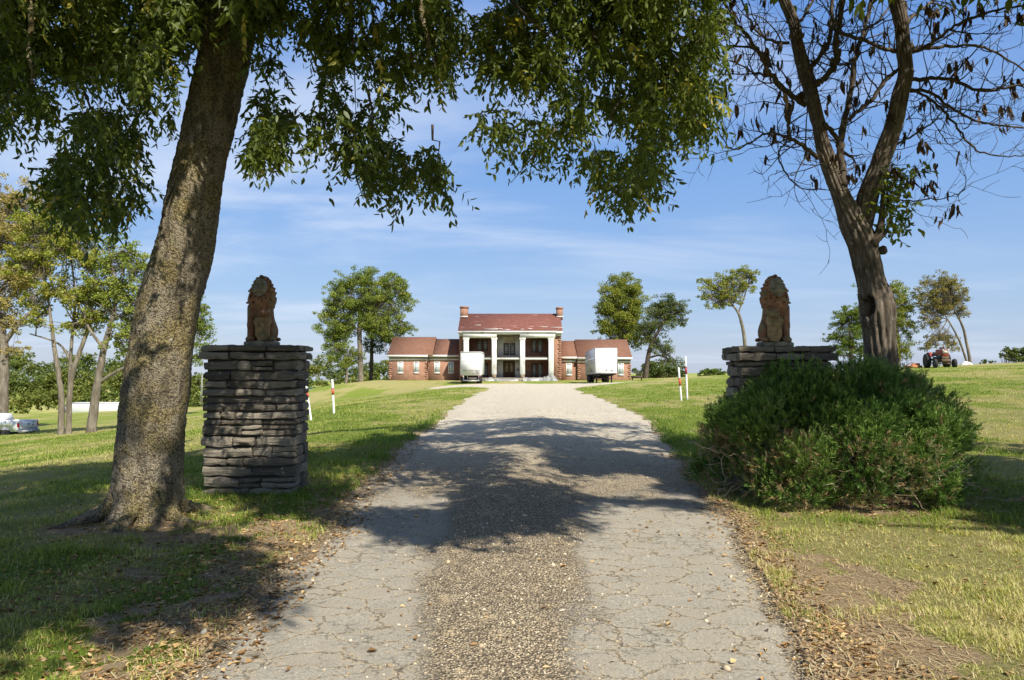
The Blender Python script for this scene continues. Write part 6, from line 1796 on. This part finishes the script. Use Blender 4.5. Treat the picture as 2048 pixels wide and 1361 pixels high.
def tree(label, d, trunks, blobs, pal, bark, dens=1.0, size=.26, seed=1, tone=.45, name='tree', group='trees around the lawn', sub=1.0, thick=1.0, ground_fix=True, branchy=.5):
    g = np.random.default_rng(seed + 1000)
    p0 = P(*trunks[0][0][:2], d); gz_ = Hs(p0[0], d)
    root = thing(name, label, 'tree', (float(p0[0]), d, gz_), group=group)
    tm = MB()
    pts, tones, cl = crown_leaves(blobs, d, dens, size, seed, tone, sub, thick)
    ends = []
    for tk in trunks:
        w = np.array([P(a, b, d) for a, b, _ in tk]); r = np.array([c for _, _, c in tk]) / 2 / F * d * (.8 if d < 60 else .9)
        if tk is trunks[0] or len(tk) > 2 and tk[0][2] > 3.9 and ground_fix and abs(tk[0][1] - trunks[0][0][1]) < 15:
            gz2 = Hs(w[0][0], d) - .2
            if gz2 < w[0][2]: w = np.vstack([[w[0][0], d, gz2], w]); r = np.concatenate([[r[0] * 1.15], r])
        s = smooth_px(w, len(w) * 4); rr = np.interp(np.linspace(0, 1, len(s)), np.linspace(0, 1, len(r)), r)
        s[1:-1] += g.normal(0, .02 * rr.mean() * 5, (len(s) - 2, 3)) * .4
        tm.tube(s, rr, 10); ends.append(s)
    allp = np.concatenate([e[len(e) // 3:] for e in ends])
    for b in blobs:
        c = P(b[0], b[1], d + (b[4] if len(b) > 4 else 0))
        k = np.argmin(np.linalg.norm((allp - c) * [1, 1, .6], axis=1)); s = allp[k]
        ln = np.linalg.norm(c - s)
        mid = s * .5 + c * .5 + g.normal(0, .08 * ln, 3) - np.array([0, 0, .05 * ln])
        pth = smooth_px(np.array([s, mid, c]), 9)
        r0 = min(.11, .012 * ln + .03); tm.tube(pth, np.linspace(r0, .022, 9), 6)
        near_ = cl[np.linalg.norm(cl - c, axis=1) < 1.3 * max(b[2], b[3]) / F * d]
        for e in near_:
            if g.random() < branchy:
                s2 = pth[int(g.integers(3, 9))]; m2 = (s2 + e) / 2 + g.normal(0, .12, 3)
                tm.tube(smooth_px(np.array([s2, m2, e]), 6), np.linspace(.028, .010, 6), 4, cap=False)
    tm.obj('trunk', bark, root, True, True)
    v, f, ti = quads(pts, size, tones, seed + 5)
    np_obj('crown', v, [f], LM[pal], root, attrs={'tint': ti})
    return root
gr_f = 'trees in the left field'
tree('sparse yellowing tree at the frame edge, its long bough reaching over the white pickup', 58, [[(2, 862, 30), (6, 780, 24), (8, 700, 20), (-2, 640, 18), (-20, 560, 14)], [(6, 690, 13), (40, 645, 11), (80, 610, 8), (135, 560, 5)], [(8, 705, 10), (-20, 620, 9), (30, 540, 6), (50, 470, 4)]],
     [(15, 400, 55, 50), (60, 400, 40, 40), (95, 470, 40, 40), (-40, 470, 70, 80), (50, 470, 55, 50), (30, 560, 60, 50), (75, 540, 50, 38), (-20, 620, 60, 40), (20, 650, 35, 25), (-60, 560, 60, 60), (30, 700, 30, 16)], 'olive', M_bark_pale, .75, .15, 11, .80, group=gr_f, branchy=.9)
tree('twin trunked yellow green tree between the pickup and the leaning trunk', 45.5, [[(122, 862, 16), (123, 800, 14), (118, 755, 12), (108, 690, 10), (102, 640, 7), (90, 560, 5)], [(137, 860, 14), (139, 795, 13), (147, 740, 12), (165, 690, 10), (180, 640, 8), (190, 560, 5)], [(148, 738, 7), (120, 690, 5), (60, 668, 3)], [(138, 790, 8), (142, 700, 8), (150, 600, 6), (140, 500, 4)]],
     [(95, 440, 48, 38), (130, 500, 55, 45), (70, 520, 45, 40), (175, 520, 42, 40), (110, 580, 50, 40), (165, 590, 50, 36), (205, 590, 38, 35), (100, 470, 60, 50), (60, 440, 45, 40), (160, 470, 40, 40), (30, 520, 40, 40), (80, 640, 35, 28), (150, 650, 45, 25), (60, 600, 32, 30), (185, 640, 40, 28)], 'yellow', M_bark_pale, .85, .145, 12, .62, group=gr_f, branchy=.8)
tree('round headed green tree with a leaning trunk, just left of the big mossy trunk', 45, [[(183, 860, 24), (190, 800, 20), (200, 740, 17), (210, 690, 14), (226, 630, 10), (240, 560, 6)], [(199, 765, 9), (222, 750, 8), (250, 735, 6)], [(208, 700, 8), (170, 640, 6), (180, 590, 4)]],
     [(245, 500, 48, 36), (215, 530, 40, 40), (280, 540, 42, 44), (240, 580, 52, 42), (285, 610, 42, 45), (215, 620, 36, 34), (260, 650, 46, 40), (240, 690, 34, 26), (190, 570, 30, 34), (290, 680, 30, 34)], 'green', M_bark_pale, .8, .14, 13, .72, group=gr_f)
tree('light green tree showing between the mossy trunk and the stone pillar', 72, [[(352, 800, 14), (355, 740, 12), (362, 680, 9), (372, 620, 6)]],
     [(372, 610, 36, 32), (398, 650, 30, 36), (360, 660, 45, 40), (405, 690, 24, 28), (385, 720, 26, 20), (330, 640, 40, 50), (410, 615, 12, 22)], 'green', M_bark_pale, .6, .17, 14, .58, group=gr_f)
gr_h = 'trees standing round the house'
tree('tall open crowned tree left of the house, with a pale straight trunk', 106, [[(722, 772, 13), (721, 720, 11), (719, 660, 10), (722, 600, 7), (735, 560, 4)], [(692, 768, 6), (694, 745, 5), (688, 712, 4)], [(719, 665, 6), (690, 630, 4), (680, 590, 3)], [(720, 650, 6), (760, 610, 4), (785, 575, 3)]],
     [(733, 562, 40, 32), (690, 572, 38, 30), (668, 600, 25, 34), (790, 565, 36, 24), (808, 595, 24, 30), (760, 595, 40, 36), (712, 615, 45, 34), (668, 655, 42, 26), (672, 690, 34, 34), (700, 715, 30, 26), (745, 640, 40, 26), (790, 630, 30, 24), (810, 660, 24, 16), (765, 665, 40, 18), (652, 630, 24, 14), (690, 655, 30, 30)], 'green', M_bark_pale, .7, .205, 15, .60, group=gr_h)
tree('dark slender trunked tree close behind the pale trunk left of the house', 113, [[(742, 768, 9), (743, 720, 8), (745, 670, 6), (752, 620, 4)]],
     [(755, 650, 34, 30), (780, 680, 30, 28), (745, 690, 22, 30), (800, 655, 26, 18), (740, 610, 30, 25)], 'dark', M_bark_dk, .5, .20, 16, .45, group=gr_h)
tree('tall rounded yellow green tree behind the right wing of the house', 116, [[(1241, 762, 12), (1240, 690, 10), (1241, 640, 7), (1244, 590, 4)]],
     [(1238, 575, 36, 32), (1262, 585, 30, 34), (1222, 605, 34, 34), (1275, 620, 26, 36), (1240, 640, 46, 36), (1205, 622, 20, 16), (1212, 660, 26, 22), (1262, 668, 36, 30), (1225, 690, 32, 20)], 'yellow', M_bark_pale, .85, .215, 17, .50, group=gr_h)
tree('lower spreading tree right of the house, leaning right with drooping boughs', 112, [[(1291, 758, 12), (1296, 715, 10), (1305, 685, 8), (1322, 655, 6), (1340, 625, 4)], [(1296, 716, 5), (1325, 712, 4), (1355, 735, 2.5)]],
     [(1340, 606, 38, 18), (1315, 620, 28, 24), (1362, 622, 20, 20), (1302, 650, 28, 26), (1335, 640, 34, 22), (1365, 645, 14, 14), (1308, 685, 28, 20), (1330, 700, 26, 20), (1338, 725, 30, 16), (1285, 670, 18, 22)], 'dark', M_bark_dk, .52, .20, 18, .62, group=gr_h)
gr_r = 'trees along the right hand rise'
tree('flat topped young tree with a thin leaning trunk, beside the lion above the juniper', 86, [[(1494, 760, 9), (1490, 690, 8), (1484, 650, 7), (1474, 622, 5), (1455, 600, 4), (1440, 585, 3)], [(1476, 628, 4), (1490, 590, 3), (1498, 560, 2)]],
     [(1425, 572, 32, 18), (1455, 556, 32, 16), (1490, 546, 30, 15), (1410, 595, 18, 12), (1450, 590, 34, 16), (1480, 575, 34, 16), (1505, 555, 16, 16), (1435, 610, 28, 12), (1470, 602, 22, 12), (1400, 560, 10, 9)], 'yellow', M_bark_pale, .8, .175, 19, .58, group=gr_r, thick=.9)
tree('dense olive green tree just left of the bare tree trunk', 82, [[(1702, 735, 8), (1702, 690, 7), (1698, 650, 4)]],
     [(1700, 625, 28, 20), (1682, 645, 28, 24), (1715, 660, 32, 34), (1668, 672, 22, 16), (1690, 690, 30, 26), (1725, 705, 30, 24), (1672, 705, 18, 16), (1720, 630, 22, 22)], 'green', M_bark_dk, .8, .175, 20, .40, group=gr_r)
tree('bright yellow green tree standing behind the knot hole trunk', 86, [[(1798, 738, 8), (1797, 690, 7), (1792, 640, 5), (1780, 600, 3)]],
     [(1785, 578, 32, 18), (1735, 580, 30, 16), (1760, 600, 40, 24), (1806, 608, 28, 28), (1780, 640, 38, 30), (1812, 655, 26, 28), (1800, 695, 34, 26), (1770, 680, 30, 30), (1740, 640, 28, 30)], 'yellow', M_bark_pale, .75, .175, 21, .52, group=gr_r)
tree('airy olive brown tree leaning over the tractor on two thin trunks', 84, [[(1941, 728, 7), (1934, 690, 6), (1924, 650, 5), (1905, 615, 3)], [(1934, 726, 5), (1918, 680, 4.5), (1896, 640, 3)]],
     [(1880, 562, 34, 20), (1900, 575, 34, 24), (1862, 590, 32, 26), (1915, 602, 28, 20), (1885, 612, 44, 20), (1848, 620, 20, 22), (1925, 625, 18, 16), (1862, 648, 26, 14), (1880, 675, 32, 12), (1905, 690, 22, 16), (1860, 690, 26, 14)], 'olive', M_bark_pale, .65, .16, 22, .5, group=gr_r, branchy=.8)

def bush(label, d, blobs, pal, size, seed, dens=1.0, tone=.45, group='bushes beyond the lawn'):
    pts, tones, cl = crown_leaves(blobs, d, dens, size, seed, tone)
    c = P(blobs[0][0], blobs[0][1], d); gz_ = Hs(c[0], d)
    root = thing('bush', label, 'bush', (float(c[0]), d, gz_), group=group)
    v, f, ti = quads(pts, size, tones, seed + 5)
    np_obj('foliage', v, [f], LM[pal], root, attrs={'tint': ti})
    m = MB(); g = np.random.default_rng(seed)
    for e in cl[::2]: 
        m.tube(smooth_px(np.array([[c[0] + g.normal(0, .3), d, gz_ - .2], [(c[0] + e[0]) / 2, (d + e[1]) / 2, (gz_ + e[2]) / 2 + .3], e]), 6), np.linspace(.07, .02, 6), 5, cap=False)
    m.obj('stems', M_bark_dk, root, True, True)
bush('dark scrub at the right end of the house, under the drooping boughs', 124, [(1318, 742, 34, 20), (1290, 745, 26, 16), (1345, 742, 26, 18), (1362, 750, 14, 10)], 'dark', .30, 31, 1.1, .5)
bush('low grey green bush on the skyline between the marker posts and the pillar', 128, [(1422, 746, 22, 14), (1440, 750, 16, 12), (1405, 754, 14, 8), (1462, 754, 16, 8), (1385, 760, 12, 6)], 'green', .30, 32, 1.1, .35)
bush('dark green clump of trees far out at the right frame edge', 190, [(2022, 704, 16, 10), (2045, 702, 18, 12), (2068, 706, 20, 12), (2008, 712, 10, 7), (2035, 716, 24, 8)], 'dark', .42, 33, 1.1, .6)
bush('small scrub on the skyline right of the leaning trees', 120, [(1968, 724, 10, 5), (1985, 724, 8, 4)], 'dark', .25, 34, 1.0, .5)

# the wood beyond the left field: one mass
g = np.random.default_rng(9)
B1 = []; 
for x in np.arange(-260, 470, 24):
    B1.append((x + g.normal(0, 6), 800 + g.normal(0, 7) + (8 if x < 60 else -4), 26 * g.uniform(.8, 1.3), 20 * g.uniform(.8, 1.3), g.uniform(-6, 6)))
for x in np.arange(-260, 470, 28):
    B1.append((x + g.normal(0, 8), 768 + g.normal(0, 9), 30 * g.uniform(.8, 1.3), 26 * g.uniform(.8, 1.3), 10 + g.uniform(-4, 8)))
for x in np.arange(-260, 330, 34):
    B1.append((x + g.normal(0, 9), 735 + g.normal(0, 10) + (-6 if x < 60 else 4), 30 * g.uniform(.8, 1.3), 24 * g.uniform(.8, 1.3), 24 + g.uniform(-5, 12)))
for x in np.arange(340, 470, 26): B1.append((x, 762 + g.normal(0, 5), 24, 20, 14))
pts, tones, cl = crown_leaves(B1, 136, .62, .46, 41, .5, .62)
tones = .48 + .75 * (fbm(pts[:, 0] * .16, pts[:, 2] * .16, pts[:, 1] * .1, s=401, o=3) - .5)
v, f, ti = quads(pts, .48, tones, 42)
stuff(np_obj('treeline', v, [f], LM['wood'], attrs={'tint': ti}), 'green and yellow wood beyond the left field', 'woodland')
B2 = []
for x in np.arange(600, 800, 22):
    B2.append((x, 768 + g.normal(0, 4) - (x > 700) * 6, 20 * g.uniform(.8, 1.2), 15 * g.uniform(.8, 1.2), g.uniform(-6, 6)))
    B2.append((x + 8, 748 + g.normal(0, 5), 22, 16, 30))
for x, y in ((640, 728), (662, 722), (690, 730), (720, 738), (750, 735), (775, 732), (620, 742)): B2.append((x, y, 22, 15, 70))
for x in np.arange(600, 690, 18): B2.append((x, 786, 16, 9, -12))
pts, tones, cl = crown_leaves(B2, 150, .6, .5, 43, .5, .6)
tones = .45 + .7 * (fbm(pts[:, 0] * .16, pts[:, 2] * .16, pts[:, 1] * .1, s=403, o=3) - .5)
v, f, ti = quads(pts, .5, tones, 44)
stuff(np_obj('treeline', v, [f], LM['wood'], attrs={'tint': ti}), 'hazy wood in the dip left of the house', 'woodland')
